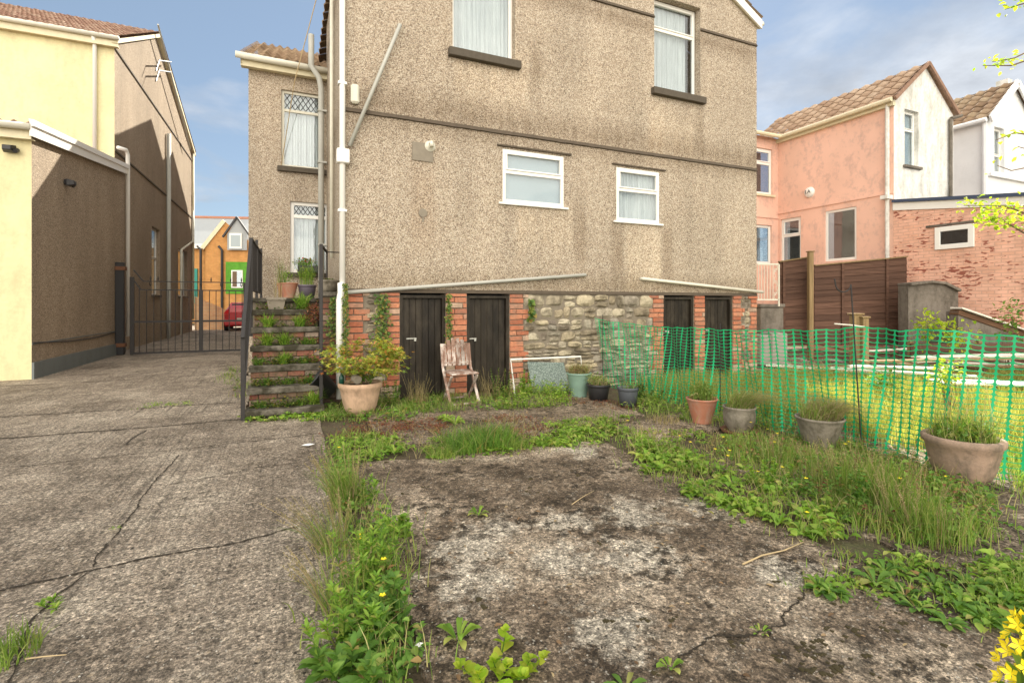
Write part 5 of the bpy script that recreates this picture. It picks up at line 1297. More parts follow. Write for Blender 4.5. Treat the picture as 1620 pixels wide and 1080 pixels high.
o = tag(MB().build('cane', M_PLANK) if False else (lambda b: b.build('cane', M_PLANK))(MB().tube([atY(1320, 512, 5.0), atY(1345, 514, 5.0), atY(1368, 517, 5.0)], .007, 6)), 'pale cane tied along the top of the netting by the hooked rod', 'cane')

# ------------------------------------------------------------------ POTS
def potmesh(par, m, r, h, style='classic'):
    b = MB()
    if style == 'classic': prof = [(0, .0), (r*.58, 0), (r*.62, h*.04), (r*.60, h*.08), (r*.70, h*.3), (r*.84, h*.62), (r*.90, h*.78), (r*.93, h*.82), (r*.93, h*.88), (r*1.0, h*.93), (r*1.03, h*.97), (r*1.0, h), (r*.93, h), (r*.88, h*.88)]
    elif style == 'bucket': prof = [(0, 0), (r*.76, 0), (r*.95, h*.80), (r*.95, h*.83), (r*1.02, h*.84), (r*1.03, h*.98), (r, h), (r*.95, h), (r*.90, h*.88)]
    elif style == 'urn': prof = [(0, 0), (r*.62, 0), (r*.60, h*.06), (r*.80, h*.22), (r*.95, h*.5), (r*.98, h*.72), (r*.93, h*.88), (r*1.0, h*.93), (r*1.0, h), (r*.92, h), (r*.88, h*.88)]
    else: prof = [(0, 0), (r*.60, 0), (r*.78, h*.25), (r*.90, h*.6), (r*.95, h*.8), (r*1.04, h*.86), (r*1.05, h*.97), (r*1.0, h), (r*.93, h), (r*.90, h*.86)]
    b.lathe(prof, n=40, wob=.006); p = b.build('pot', m, par, smooth=True)
    b = MB(); b.lathe([(0, h*.90), (r*.5, h*.90), (r*.89, h*.885)], n=20, wob=.02); b.build('soil', M_SOIL, par)
    return p
def clump_blades(par, r, z, n, h, wd, m, lean=.6, name='foliage', bias=None, hv=.4):
    a = rng.uniform(0, 2*np.pi, n); q = r*np.sqrt(rng.uniform(0, 1, n)); P = np.stack([q*np.cos(a), q*np.sin(a), np.full(n, z)], 1)
    V, Fc = blades(P, h*rng.uniform(1-hv, 1+hv, n), wd, lean, 3, bias); return npmesh(name, V, Fc, m, par)
def bush(par, c, rad, n, size, m, name='foliage', shell=.35, wid=.7, droop=.2):
    d_ = rng.normal(0, 1, (n, 3)); d_ /= np.linalg.norm(d_, axis=1)[:, None]
    q = rng.uniform(0, 1, n)**shell; k = 8; cen = rng.normal(0, .45, (k, 3)); cen[:, 2] *= .8
    idx = rng.integers(0, k, n); P = (cen[idx]*.6+d_*q[:, None]*.62)*np.array(rad)+np.array(c)
    D_ = d_+rng.normal(0, .5, (n, 3)); D_[:, 2] -= droop
    s_ = size*rng.uniform(.6, 1.3, n); V, Fc = leafset(P, D_, s_, s_*wid); return npmesh(name, V, Fc, m, par)
def stems(par, c, rad, n, z0, m=M_STEM, r=.004, name='stem'):
    b = MB()
    for k in range(n):
        a_ = random.uniform(0, 6.28); q = random.uniform(.2, .9); e = Vector((c[0]+rad[0]*q*math.cos(a_), c[1]+rad[1]*q*math.sin(a_), c[2]+rad[2]*random.uniform(-.3, .7)))
        s_ = Vector((random.uniform(-.03, .03), random.uniform(-.03, .03), z0)); mid = s_.lerp(e, .5)+Vector((random.uniform(-.04, .04), random.uniform(-.04, .04), .04))
        b.tube([s_, mid, e], r*1.5, 5, r*.5)
    return b.build(name, m, par)
def pot(px, yb, wpx, ytop, m, label, style, z=0.0, kind='planted_pot'):
    X, Y = gp(px, yb, z); r = wpx/2*Y/F; h = (yb-ytop)*Y/F*1.0
    o = tag(empty(kind, (X, Y+r*.4, z)), label, 'plant pot'); potmesh(o, m, r, h, style); return o, r, h
o, r, h = pot(566, 657, 66, 606, M_BEIGE, 'big peach coloured pot holding a small amber maple by the steps', 'wide')
Pm, Dm = [], []
for k in range(62):       # tiers of twigs fanning outward
    a_ = random.uniform(0, 6.28); q_ = random.uniform(.25, 1)**.6; c_ = (.02+.44*q_*math.cos(a_), .32*q_*math.sin(a_), h+.12+random.uniform(0, .42)*(1.15-.5*q_))
    for w_ in range(34): Pm.append([c_[0]+random.gauss(0, .065), c_[1]+random.gauss(0, .06), c_[2]+random.gauss(0, .022)]); Dm.append([math.cos(a_)+random.gauss(0, .5), math.sin(a_)+random.gauss(0, .5), random.gauss(-.25, .25)])
V, Fc = starset(Pm, Dm, rng.uniform(.04, .066, len(Pm))); npmesh('foliage', V, Fc, L_MAPLE, o)
stems(o, (0.02, 0, h+.25), (.42, .32, .2), 16, h*.88)
bush(o, (.05, .03, h+.06), (.22, .2, .10), 320, .04, L_MID, 'underplanting')
b = MB(); b.tube([(-.03, -.13, h+.07), (.03, -.19, h+.05)], .05, 16); b.build('small_pot', M_CEM, o)
b = MB(); b.lathe([(0, 0), (.03, 0), (.03, .1), (.012, .13), (.012, .17), (0, .17)], (-.19, -.12, h-.02), 12); b.build('bottle', plain('dark_green_glass', (.01, .06, .04), .15), o, smooth=True)
o, r, h = pot(917, 629, 40, 590, M_GRNP, 'sage green pot with drooping straw grass left of the black pot', 'classic')
clump_blades(o, r*.8, h*.9, 420, .17, .006, L_DRY, 1.3); clump_blades(o, r*.7, h*.9, 160, .15, .006, L_GRASS, .9); bush(o, (0, 0, h+.04), (r*.9, r*.9, .05), 160, .03, L_RED)
o, r, h = pot(948, 634, 37, 608, M_BLACKP, 'black plastic pot with russet foliage between the green and grey pots', 'bucket')
bush(o, (0, 0, h+.06), (r*1.1, r, .08), 420, .035, L_GRASS, wid=.4); clump_blades(o, r*.8, h*.9, 120, .15, .005, L_DRY, .9)
o, r, h = pot(995, 643, 33, 613, M_GREYP, 'slate grey plastic pot standing alone by the netting foot', 'bucket')
clump_blades(o, r*.8, h*.9, 50, .12, .006, L_MID, .8)
o, r, h = pot(1114, 671, 48, 631, M_TERRA, 'terracotta pot with bright weeds in front of the netting', 'classic')
bush(o, (0, 0, h+.09), (r*1.0, r, .12), 500, .035, L_GRASS, wid=.5); clump_blades(o, r*.8, h*.9, 160, .22, .005, L_GRASS, .6)
o, r, h = pot(1174, 686, 50, 644, M_STPOT, 'weathered stone urn with grass drooping over its right side', 'urn')
clump_blades(o, r*.8, h*.92, 520, .22, .005, L_GRASS, 1.3, bias=(.5, -.1, -.1)); clump_blades(o, r*.8, h*.92, 520, .34, .004, L_DRY, 1.0, bias=(1.0, -.1, -.35), name='dry_foliage')
b = MB(); b.lathe([(0, -.0), (r*1.05, 0), (r*1.15, .035), (r*1.08, .03), (0, .012)], n=30); b.build('saucer', M_RUST, o, smooth=True); 
o, r, h = pot(1305, 714, 70, 662, M_STPOT, 'cracked grey pot with a dry grass mop behind tall weeds', 'classic')
clump_blades(o, r*.8, h*.92, 800, .32, .004, L_DRY, 1.1, bias=(.95, 0, -.3), name='dry_foliage'); clump_blades(o, r*.8, h*.92, 420, .18, .005, L_GRASS, 1.3, bias=(.2, 0, 0))
o, r, h = pot(1541, 768, 102, 694, M_PKPOT, 'largest dusty pink clay pot at the right end of the netting', 'wide')
clump_blades(o, r*.85, h*.9, 420, .20, .005, L_GRASS, 1.1, hv=.7); clump_blades(o, r*.8, h*.9, 60, .45, .004, L_DRY, .45, name='dry_foliage', hv=.6); bush(o, (0, 0, h+.05), (r*.85, r*.8, .07), 300, .04, L_MID)
# pots up on the steps and landing
def spot(px, yb, wpx, ytop, m, label, style, z, v):
    a_, zz_ = FM.onv(px, yb, v); X, Y = FM.wor(a_, v); r = wpx/2*Y/F; h = (yb-ytop)*Y/F
    o = tag(empty('planted_pot', (X, Y, z)), label, 'plant pot'); potmesh(o, m, r, h, style); return o, r, h
a_, _z = FM.onv(437, 490, .82); X, Y = FM.wor(a_, .82)
o = tag(empty('planter_trough', (X, Y, .10+RIS*5+.006), AX), 'beige scalloped planter on the top step', 'planter')
b = MB(); w_, h = .125, .165
b.add([(-w_*.78, -.07, 0), (w_*.78, -.07, 0), (w_*.78, .07, 0), (-w_*.78, .07, 0), (-w_, -.09, h), (w_, -.09, h), (w_, .09, h), (-w_, .09, h)], [(0,1,2,3), (0,4,5,1), (1,5,6,2), (2,6,7,3), (3,7,4,0)]); b.build('trough', M_CEM, o, bevel=.004)
b = MB()
for k in range(7):
    x_ = -w_+.018+k*(2*w_-.03)/6; b.box(x_-.02, x_+.02, -.105, -.09, h-.03-.008*(k % 2), h+.005)
b.build('scalloped_rim', M_CEM, o, bevel=.003)
b = MB(); b.box(-w_*.92, w_*.92, -.08, .08, h*.8, h*.88); b.build('soil', M_SOIL, o)
clump_blades(o, .08, h*.85, 14, .45, .008, L_DRY, .35)
o, r, h = spot(457, 476, 27, 452, M_TERRA, 'small terracotta pot behind the beige scalloped planter', 'classic', LZ, 1.15); bush(o, (0, 0, h+.1), (.1, .1, .1), 120, .03, L_BRIGHT, wid=.4)
o, r, h = spot(486, 476, 27, 455, M_PURP, 'dark purple pot of feathery greenery on the landing', 'bucket', LZ, 1.15); bush(o, (0, 0, h+.16), (.15, .12, .16), 600, .035, L_BRIGHT, wid=.3); clump_blades(o, r*.8, h*.9, 70, .4, .005, L_BRIGHT, .45)
o, r, h = spot(521, 461, 34, 442, M_STPOT, 'shallow stone bowl on the low brick wall by the corner', 'wide', 1.522, .62); bush(o, (0, 0, h+.0), (.12, .1, .02), 160, .02, L_IVY)
o, r, h = spot(447, 476, 16, 452, M_TERRA, 'narrow old terracotta pot nearest the landing railing', 'classic', LZ, 1.55); clump_blades(o, r*.8, h*.9, 60, .35, .006, L_MID, .5)
a_, zs = FM.onv(490, 428, LV-.1)
o = tag(empty('window_box', (*FM.wor(a_, LV-.12), wF[2]+.0), AX), 'dark window box of pink red flowers on the sill by the landing', 'planter')
b = MB(); b.box(-.22, .16, -.09, .07, .001, .13); b.build('box', M_BLACKP, o, bevel=.01)
bush(o, (-.03, 0, .2), (.26, .1, .09), 260, .04, L_MID); bush(o, (-.03, -.04, .24), (.24, .08, .05), 60, .03, M_RFL, 'flowers')
# black bucket / hose bits below post
o = tag(empty('plastic_bucket', (*FM.wor(-.17, -.18), 0), AX), 'black plastic bucket tipped over between the steps and the drain pipe', 'bucket')
b = MB(); b.lathe([(0, 0), (.10, 0), (.15, .30), (.158, .30), (.155, .32), (.14, .31), (.095, .02)], n=24)
ca, sa = math.cos(R(50)), math.sin(R(50)); b.v = [(x_*ca+z_*-sa*0+z_*sa*.9*-1, y_, x_*sa*1+z_*ca+.2) for x_, y_, z_ in b.v]; b.build('bucket', M_BLACKP, o, smooth=True)

# ------------------------------------------------------------------ FOLDING CHAIR
cxp, cyp = gp(727, 641)
CH = tag(empty('folding_chair', (cxp, cyp+.12, 0), R(24)), 'peeling wooden slatted folding chair standing in front of the first two doors', 'chair')
# local: seat faces -y
SZ = .42
for sx in (-1, 1):
    b = MB(); b.bar((sx*.20, -.22, 0), (sx*.20, .16, .47), .035, .022, (0,0,1)); b.bar((sx*.20, .16, .47), (sx*.20, .24, .80), .035, .022, (0,1,0)); b.build('side_rail', M_CHAIR, CH, bevel=.003)
    b = MB(); b.bar((sx*.175, .22, 0), (sx*.175, -.17, SZ-.02), .035, .022, (0,0,1)); b.build('leg', M_CHAIR, CH, bevel=.003)
b = MB()
for k in range(6):
    y_ = -.22+k*.075; b.box(-.19, .19, y_, y_+.062, SZ, SZ+.018)
b.build('seat', M_CHAIR, CH, bevel=.004)
b = MB(); prof = [.80, .85, .875, .875, .85, .80]
for k in range(6):
    x_ = -.165+k*.066; t1 = prof[k]
    def by(z): return .16+(z-.47)*.08/.33-.012
    b.bar((x_, by(.50), .50), (x_, by(t1), t1), .054, .013, (0,1,0))
b.build('backrest', M_CHAIR, CH, bevel=.005)
for p_, q_, w_, h_ in (((-.18, .175, .54), (.18, .175, .54), .02, .04), ((-.18, .235, .77), (.18, .235, .77), .02, .045), ((-.19, -.20, .035), (.19, -.20, .035), .025, .02), ((-.17, .20, .05), (.17, .20, .05), .025, .02)):
    MB().bar(p_, q_, w_, h_, (0,1,0)).build('cross_rail', M_CHAIR, CH)

# white frame and glass sheet leaning on the stones
A, B_, C_, D_ = [FM.onv(x_, y_, -.45) for x_, y_ in ((815, 612), (815, 570), (925, 565), (925, 585))]
o = placed('metal_frame', 'bent white tubular frame leaning against the stone base', 'frame', A[0], -.45)
b = MB(); b.tube([(0, 0, 0), (-.02, .12, B_[1]), (C_[0]-A[0], .12, C_[1]), (C_[0]-A[0]+.0, .06, .25)], .014, 8); b.build('tube', M_UPVC, o)
a0_, a1_ = FM.onv(843, 0, -.3)[0], FM.onv(902, 0, -.3)[0]
o = placed('textured_panel', 'pale patterned glass sheet leaning on the stones inside the white frame', 'panel', a0_, -.3)
b = MB(); w_ = a1_-a0_; b.add([(0, 0, 0), (w_, 0, 0), (w_, .2, .42), (0, .2, .46), (0, .012, 0), (w_, .012, 0), (w_, .212, .42), (0, .212, .46)], [(0,1,2,3), (4,7,6,5), (0,4,5,1), (1,5,6,2), (2,6,7,3), (3,7,4,0)]); b.build('sheet', M_TXG, o)

HI_LEAF = True
# ------------------------------------------------------------------ WEEDS
def poly_pts(poly, n, z=0.0):
    """n random ground points inside a picture-space outline of the bed, spread evenly on the ground"""
    G = np.array([gp(*p) for p in poly]); lo, hi = G.min(0), G.max(0); out = []
    def ins(x, y):
        c = False; j = len(G)-1
        for i in range(len(G)):
            if (G[i][1] > y) != (G[j][1] > y) and x < (G[j][0]-G[i][0])*(y-G[i][1])/(G[j][1]-G[i][1])+G[i][0]: c = not c
            j = i
        return c
    while len(out) < n:
        x, y = rng.uniform(lo[0], hi[0]), rng.uniform(lo[1], hi[1])
        if ins(x, y): out.append((x, y, z))
    return np.array(out)
def clumpy(P, k, s=.06):
    """gather the points round k centres"""
    c = P[rng.integers(0, len(P), k)]; i = rng.integers(0, k, len(P)); sp_ = s*rng.uniform(.4, 1.6, k)[i][:, None]
    Q = c[i]+rng.normal(0, 1, P.shape)*sp_; Q[:, 2] = P[:, 2]; return Q
def origin_fix(o):
    me = o.data; c = np.zeros(len(me.vertices)*3, np.float32); me.vertices.foreach_get('co', c); c = c.reshape(-1, 3)
    ctr = c.mean(0); ctr[2] = 0; me.vertices.foreach_set('co', (c-ctr).ravel()); o.location = [float(q) for q in ctr]; me.update(); return o
def carpet(name, poly, nb, nl, m_b, m_l, h, ls, label, k=60, s=.06, wid=.5, bw=.006, lift=.35, lean=.7, lh=.05, catg='weeds'):
    o = None
    if nb:
        P = clumpy(poly_pts(poly, nb), k, s); V, Fc = blades(P, h*rng.uniform(.4, 1.4, len(P)), bw, lean)
        o = tag(origin_fix(npmesh('grass', V, Fc, m_b)), None, None, kind='stuff'); o['label'] = 'grass blades in '+label; o['category'] = 'grass'
    if nl:
        P = clumpy(poly_pts(poly, nl), k, s*.8); P[:, 2] = rng.uniform(.005, lh, len(P))*rng.uniform(.3, 1, len(P))
        a = rng.uniform(0, 2*np.pi, len(P)); D_ = np.stack([np.cos(a), np.sin(a), rng.uniform(-.1, 1, len(P))*lift*2], 1)
        q = ls*rng.uniform(.5, 1.4, len(P)); V, Fc = leafset(P, D_, q, q*wid, droop=.25)
        o = tag(origin_fix(npmesh(name, V, Fc, m_l)), label, catg, kind='stuff')
    return o
def rosette(x, y, n, L, m, h=.0, wid=.28, up=.5, name='foliage', par=None, layers=2):
    V_, F_ = [], []
    sets = []
    for l in range(layers):
        k = n//layers; a = np.linspace(0, 2*np.pi, k, endpoint=False)+rng.uniform(0, .5, k)+l
        # each leaf built of three linked segments so that it arches
        Ls = L*(1-.25*l)*rng.uniform(.75, 1.15, k); upp = up*(1+l*.9)*rng.uniform(.7, 1.3, k)
        prev = np.stack([np.cos(a)*.01, np.sin(a)*.01, np.full(k, .01+h)], 1); rad = np.stack([np.cos(a), np.sin(a), np.zeros(k)], 1); sdv = np.stack([-np.sin(a), np.cos(a), np.zeros(k)], 1)
        prof = [(0, .15), (.3, .7), (.6, 1.0), (.85, .7), (1.0, .05)]
        pts = []
        for f, ww in prof:
            c = prev+rad*(Ls*f*(1-.15*f))[:, None]+np.array([0,0,1])*(Ls*upp*(f-.75*f*f))[:, None]
            hw_ = (Ls*wid*ww/2)[:, None]
            ju = rng.normal(0, .06, (k, 1))*hw_*3
            pts += [c-sdv*hw_+np.array([0,0,1])*hw_*.35+ju*rad, c, c+sdv*hw_+np.array([0,0,1])*hw_*.35-ju*rad]
        V = np.stack(pts, 1); idx = np.arange(k)[:, None, None]*15; q = []
        for s_ in range(4):
            b0 = s_*3; q += [[b0, b0+1, b0+4, b0+3], [b0+1, b0+2, b0+5, b0+4]]
        sets.append((V.reshape(-1, 3), (idx+np.array(q)[None]).reshape(-1, 4)))
    V, Fc = cat(*sets); o = npmesh(name, V, Fc, m, par)
    if par is None: o.location = (x, y, 0)
    return o
def ros(px, py, n, L, m, label, **k):
    X, Y = gp(px, py); return tag(rosette(X, Y, n, L, m, name='weed', **k), label, 'weed')
def multi_ros(pixs, n, L, m, label, name='weeds', **k):
    sets = []
    me = []
    for (px, py, sc) in pixs:
        X, Y = gp(px, py); o = rosette(0, 0, n, L*sc, m, **k); V = np.zeros(len(o.data.vertices)*3, np.float32); o.data.vertices.foreach_get('co', V); V = V.reshape(-1, 3)+np.array([X, Y, 0])
        Fc = np.array([list(p.vertices) for p in o.data.polygons]); bpy.data.objects.remove(o); sets.append((V, Fc))
    V, Fc = cat(*sets); return tag(origin_fix(npmesh(name, V, Fc, m)), label, 'weeds', kind='stuff')

# left foreground strip
P_L = [(520, 1090), (640, 1090), (640, 960), (630, 860), (595, 800), (560, 745), (535, 720), (525, 760), (540, 840), (530, 950)]
carpet('weeds', P_L, 650, 900, L_GRASS, L_MID, .16, .045, 'dense leafy weeds in the joint between driveway and patio', 50, .07, .5, lh=.12)
def herb(px, py, h, n, label, m=L_BRIGHT, L=.07, wid=.22, spread=.10, stemn=6, par=None):
    """upright leafy stems, leaves in whorls"""
    X, Y = gp(px, py); o = tag(empty('leafy_weed', (X, Y, 0)), label, 'weed'); b = MB(); Ps, Ds, Ls = [], [], []
    for s_ in range(stemn):
        a_ = random.uniform(0, 6.28); q = random.uniform(0, spread); bx_, by_ = q*math.cos(a_), q*math.sin(a_)
        hh = h*random.uniform(.6, 1.1); tx, ty = bx_*1.7+random.uniform(-.03, .03), by_*1.7+random.uniform(-.03, .03)
        b.tube([(bx_, by_, 0), ((bx_+tx)/2, (by_+ty)/2, hh*.5), (tx, ty, hh)], .0028, 5, .0015)
        for k in range(n):
            f = (k+.6)/n; f = f**.8; t_ = k*2.4+s_; p = (bx_+(tx-bx_)*f, by_+(ty-by_)*f, hh*f)
            for w_ in range(2 if f < .85 else 5):
                aa = t_+w_*(3.14 if f < .85 else 1.257); Ps.append(p); Ds.append((math.cos(aa), math.sin(aa), .25+.9*f*random.uniform(.6, 1.2))); Ls.append(L*(1.15-.55*f)*random.uniform(.75, 1.2))
    b.build('stem', L_MID, o); Ls = np.array(Ls); V, Fc = leafset(Ps, Ds, Ls, Ls*wid, .2, .2); npmesh('leaves', V, Fc, m, o); return o
herb(570, 930, .26, 9, 'tallest bright green leafy weed in the driveway joint', spread=.12, stemn=12)
herb(545, 1010, .20, 8, 'spreading pale green weed left of the joint near the bottom', L_BRIGHT, .075, .25, .14, 10)
herb(600, 900, .22, 8, 'bushy bright weed with narrow leaves leaning onto the patio edge', L_BRIGHT, .065, .24, .12, 10)
herb(600, 1000, .16, 7, 'dark leafy weed in the joint beside the white scrap', L_MID, .08, .35, .12, 10)
herb(632, 850, .12, 6, 'low round leaved weed where the joint meets the lichened patch', L_BRIGHT, .05, .7, .10, 8)
herb(575, 800, .20, 8, 'upright weed at the far end of the joint by the grass tuft', L_BRIGHT, .06, .25, .08, 8)
herb(560, 1080, .12, 6, 'broad leaved weed at the bottom edge of the joint', L_MID, .10, .34, .12, 9)
multi_ros([(575, 1010, 1.1), (610, 1060, 1.2), (640, 1000, .7), (520, 1060, 1.1), (560, 960, .9), (615, 970, .8), (655, 1030, .6)], 12, .12, L_MID, 'flat dark dandelion leaves among the bottom joint weeds', up=.5)
def tuft(px, py, n, h, r, m, label, lean=.6, bias=None, wd=.005, seeds=0, name='grass_tuft'):
    X, Y = gp(px, py); o = tag(empty(name, (X, Y, 0)), label, 'grass tuft'); clump_blades(o, r, 0, n, h, wd, m, lean, 'blades', bias)
    if seeds:
        b = MB(); Ps, Ds = [], []
        for k in range(seeds):
            a_ = random.uniform(0, 6.28); bx_, by_ = r*.7*math.cos(a_), r*.7*math.sin(a_); l = lean*random.uniform(.4, 1.2); bi = bias or (0, 0, 0)
            hh = h*random.uniform(1.2, 1.7); e = Vector((bx_+(math.cos(a_)*l+bi[0])*hh*.6, by_+(math.sin(a_)*l+bi[1])*hh*.6, hh*.9)); s_ = Vector((bx_, by_, 0)); mm = s_.lerp(e, .55)+Vector((0, 0, hh*.10))
            b.tube([s_, mm, e], .0014, 4, .0008)
            for j in range(16):
                f = .62+.38*j/16; p = s_.lerp(mm, f*2) if f < .5 else mm.lerp(e, (f-.5)*2); Ps.append(tuple(p)); Ds.append((random.uniform(-1, 1), random.uniform(-1, 1), random.uniform(-.2, .8)))
        b.build('stalks', L_DRY, o); L_ = rng.uniform(.008, .016, len(Ps)); V, Fc = leafset(Ps, Ds, L_, L_*.35); npmesh('seed_heads', V, Fc, L_DRY, o)
    return o
tuft(548, 800, 420, .26, .09, L_GRASS, 'tall flowering grass tuft leaning over the driveway edge', .6, (-.25, -.05, 0), seeds=36)
tuft(525, 870, 120, .22, .08, L_GRASS, 'sparse seeding grass spilling left onto the driveway', .8, (-.6, -.1, 0), wd=.003, seeds=40)
tuft(540, 960, 110, .18, .10, L_GRASS, 'thin seeding grass among the joint weeds near the bottom', .9, (-.4, 0, 0), wd=.003, seeds=26)
# back strips of the patio
carpet('weeds', [(520, 745), (560, 740), (640, 712), (640, 692), (530, 690)], 700, 700, L_GRASS, L_BRIGHT, .09, .05, 'bright low weeds where the driveway meets the patio back edge', 40, .07)
carpet('sedum', [(530, 694), (700, 688), (720, 668), (700, 660), (560, 668)], 150, 1900, L_DRY, L_RED, .05, .022, 'russet sedum mat in front of the maple pot', 50, .09, .6, lh=.05)
carpet('sedum', [(740, 680), (850, 700), (880, 670), (800, 655)], 150, 1100, L_DRY, L_RED, .07, .02, 'russet sedum mat beyond the grass hummock', 40, .08, .6, lh=.05)
carpet('sedum', [(850, 632), (1010, 655), (1010, 642), (870, 622)], 80, 900, L_DRY, L_RED, .05, .02, 'russet sedum mat in front of the row of small pots', 40, .07, .6, lh=.04)
for i, (px, py, n_, h_, r_) in enumerate(((735, 712, 800, .22, .22), (780, 705, 800, .24, .22), (700, 722, 340, .13, .14), (815, 708, 300, .14, .14))):
    tuft(px, py, n_, h_*.85, r_, L_MID if i < 2 else L_GRASS, ['left half of the grass hummock on the patio joint', 'tallest green grass hummock in the middle of the patio joint', 'short grass tuft left of the hummock', 'small grass tuft right of the hummock'][i], 1.25, wd=.0055, seeds=8)
carpet('weeds', [(640, 730), (850, 716), (1000, 690), (990, 660), (880, 668), (830, 700), (660, 712)], 1100, 1200, L_GRASS, L_BRIGHT, .07, .055, 'mixed bright weeds along the joint across the patio', 60, .08)
multi_ros([(555, 735, 1), (590, 725, 1.1), (625, 718, 1), (545, 712, .9), (690, 700, .8), (720, 672, 1.2), (705, 665, 1), (930, 685, 1.1), (960, 680, 1), (900, 690, 1), (855, 700, .9), (885, 676, .8)], 14, .14, L_BRIGHT, 'dandelion leaves along the patio joint', up=.7)
# foot of the house
carpet('weeds', [(515, 668), (640, 668), (660, 640), (620, 630), (520, 645)], 1300, 900, L_GRASS, L_MID, .12, .05, 'weeds round the foot of the steps and maple pot', 50, .08, lh=.10)
carpet('weeds', [(640, 655), (800, 650), (810, 625), (640, 632)], 1300, 500, L_GRASS, L_MID, .12, .05, 'grass at the foot of the two left doors', 50, .07, lh=.1)
carpet('weeds', [(780, 650), (900, 645), (905, 622), (800, 615)], 600, 1500, L_GRASS, L_BRIGHT, .14, .045, 'bright weeds below the glass sheet and white frame', 50, .08, lh=.24)
herb(795, 632, .42, 10, 'tall weed growing against the second dark door', L_IVY, .05, .5, .12, 8)
herb(830, 628, .35, 9, 'leafy weed inside the left end of the white frame', L_BRIGHT, .06, .5, .15, 10)
tuft(660, 640, 120, .28, .15, L_DRY, 'dead brown stalks at the foot of the first door', .5, seeds=14)
tuft(775, 632, 90, .30, .14, L_DRY, 'dry pale stalks right of the wooden chair', .5, seeds=10)
herb(625, 640, .32, 9, 'dark leafy weed between the maple pot and the first door', L_MID, .06, .45, .14, 9)
carpet('weeds', [(1000, 655), (1250, 690), (1260, 660), (1080, 615), (1010, 625)], 1500, 1200, L_GRASS, L_BRIGHT, .16, .045, 'weeds under the netting in front of the right doors', 60, .08, lh=.18)
herb(1020, 640, .28, 8, 'broad brownish weed behind the grey pot', L_IVY, .06, .6, .14, 9)
tuft(1050, 668, 160, .10, .2, L_DRY, 'short dry grass right of the grey pot', .7)
# diagonal strip and right-hand rough patch
P_D = [(985, 700), (1010, 690), (1160, 740), (1330, 820), (1330, 868), (1250, 850), (1110, 800), (1010, 745)]
carpet('weeds', P_D, 1300, 1400, L_GRASS, L_BRIGHT, .10, .055, 'bright leafy weeds along the right edge of the lichened slab', 60, .07, .6, lh=.09)
multi_ros([(1020, 730, 1.2), (1045, 745, 1), (1100, 785, 1.0), (1140, 800, 1.1), (1180, 810, 1), (1230, 830, 1), (1270, 845, .9), (1110, 745, .9), (1160, 770, 1), (1300, 850, .8)], 16, .12, L_BRIGHT, 'large bright dandelion leaves on the slab edge', up=.8, wid=.36)
P_R = [(1130, 722), (1200, 690), (1330, 705), (1470, 735), (1560, 790), (1590, 860), (1500, 880), (1380, 850), (1270, 790)]
carpet('weeds', P_R, 4200, 3600, L_GRASS, L_MID, .13, .042, 'rough weedy grass in front of the netting pots', 110, .08, .55, lh=.14, lean=.6)
carpet('weeds', [(1000, 690), (1200, 735), (1240, 700), (1130, 690), (1060, 678)], 500, 500, L_DRY, L_BRIGHT, .09, .045, 'thin weeds on the slab before the terracotta pot', 40, .07)
for i, (px, py, n_, h_) in enumerate(((1350, 790, 230, .27), (1400, 800, 280, .29), (1440, 840, 240, .25), (1300, 770, 150, .22), (1480, 860, 180, .22), (1230, 740, 150, .22))):
    tuft(px, py, n_, h_, .15, L_GRASS, ['second tallest grass clump in front of the dry grass pot', 'tallest grass clump in front of the netting', 'grass clump left of the largest clay pot', 'loose seeding grass left of the tallest clump', 'low grass clump below the largest clay pot', 'wispy grass right of the stone urn'][i], .5, wd=.0045, seeds=22)
carpet('weeds', [(1270, 940), (1330, 880), (1480, 880), (1640, 930), (1640, 1010), (1560, 1000), (1440, 960), (1320, 940)], 420, 420, L_GRASS, L_BRIGHT, .07, .04, 'scattered low weeds across the right foreground', 26, .05)
multi_ros([(1385, 925, 1.1), (1400, 905, .9), (1300, 940, .9), (1320, 945, .8), (1480, 930, 1), (1520, 960, 1.1), (1560, 985, 1.1), (1450, 965, .8), (1590, 960, 1.2), (1430, 945, .9), (1540, 930, .9), (1500, 990, .8)], 15, .11, L_MID, 'plantain rosettes scattered over the right foreground', up=.55, wid=.34)
carpet('weeds', [(1560, 1000), (1640, 960), (1640, 900), (1570, 880)], 350, 500, L_GRASS, L_BRIGHT, .08, .045, 'weeds at the right edge near the clay pot foot', 30, .06)
for pl_, n_, lab_ in ((P_R, 900, 'dead straw stems tangled through the rough grass'), (P_L, 260, 'dead straw stems in the driveway joint'), (P_D, 320, 'dead straw stems among the bright slab edge weeds'), ([(520, 745), (1000, 690), (990, 660), (640, 692)], 260, 'dead straw stems along the patio joint')):
    P = poly_pts(pl_, n_); V, Fc = blades(P, .16*rng.uniform(.4, 1.6, len(P)), .004, 1.5); tag(origin_fix(npmesh('dead_grass', V, Fc, L_DRY)), lab_, 'grass', kind='stuff')
carpet('weeds', P_R, 0, 900, L_GRASS, L_RED, .1, .03, 'russet withered leaves among the rough grass', 40, .07, .6, lh=.16)
herb(1215, 770, .22, 8, 'leafy weed standing left of the tallest grass clump', L_BRIGHT, .05, .6, .12, 9)
herb(1330, 800, .26, 9, 'taller leafy weed in the middle of the rough grass', L_MID, .05, .5, .13, 10)
herb(1480, 830, .20, 8, 'leafy weed below the largest clay pot', L_BRIGHT, .05, .5, .12, 9)
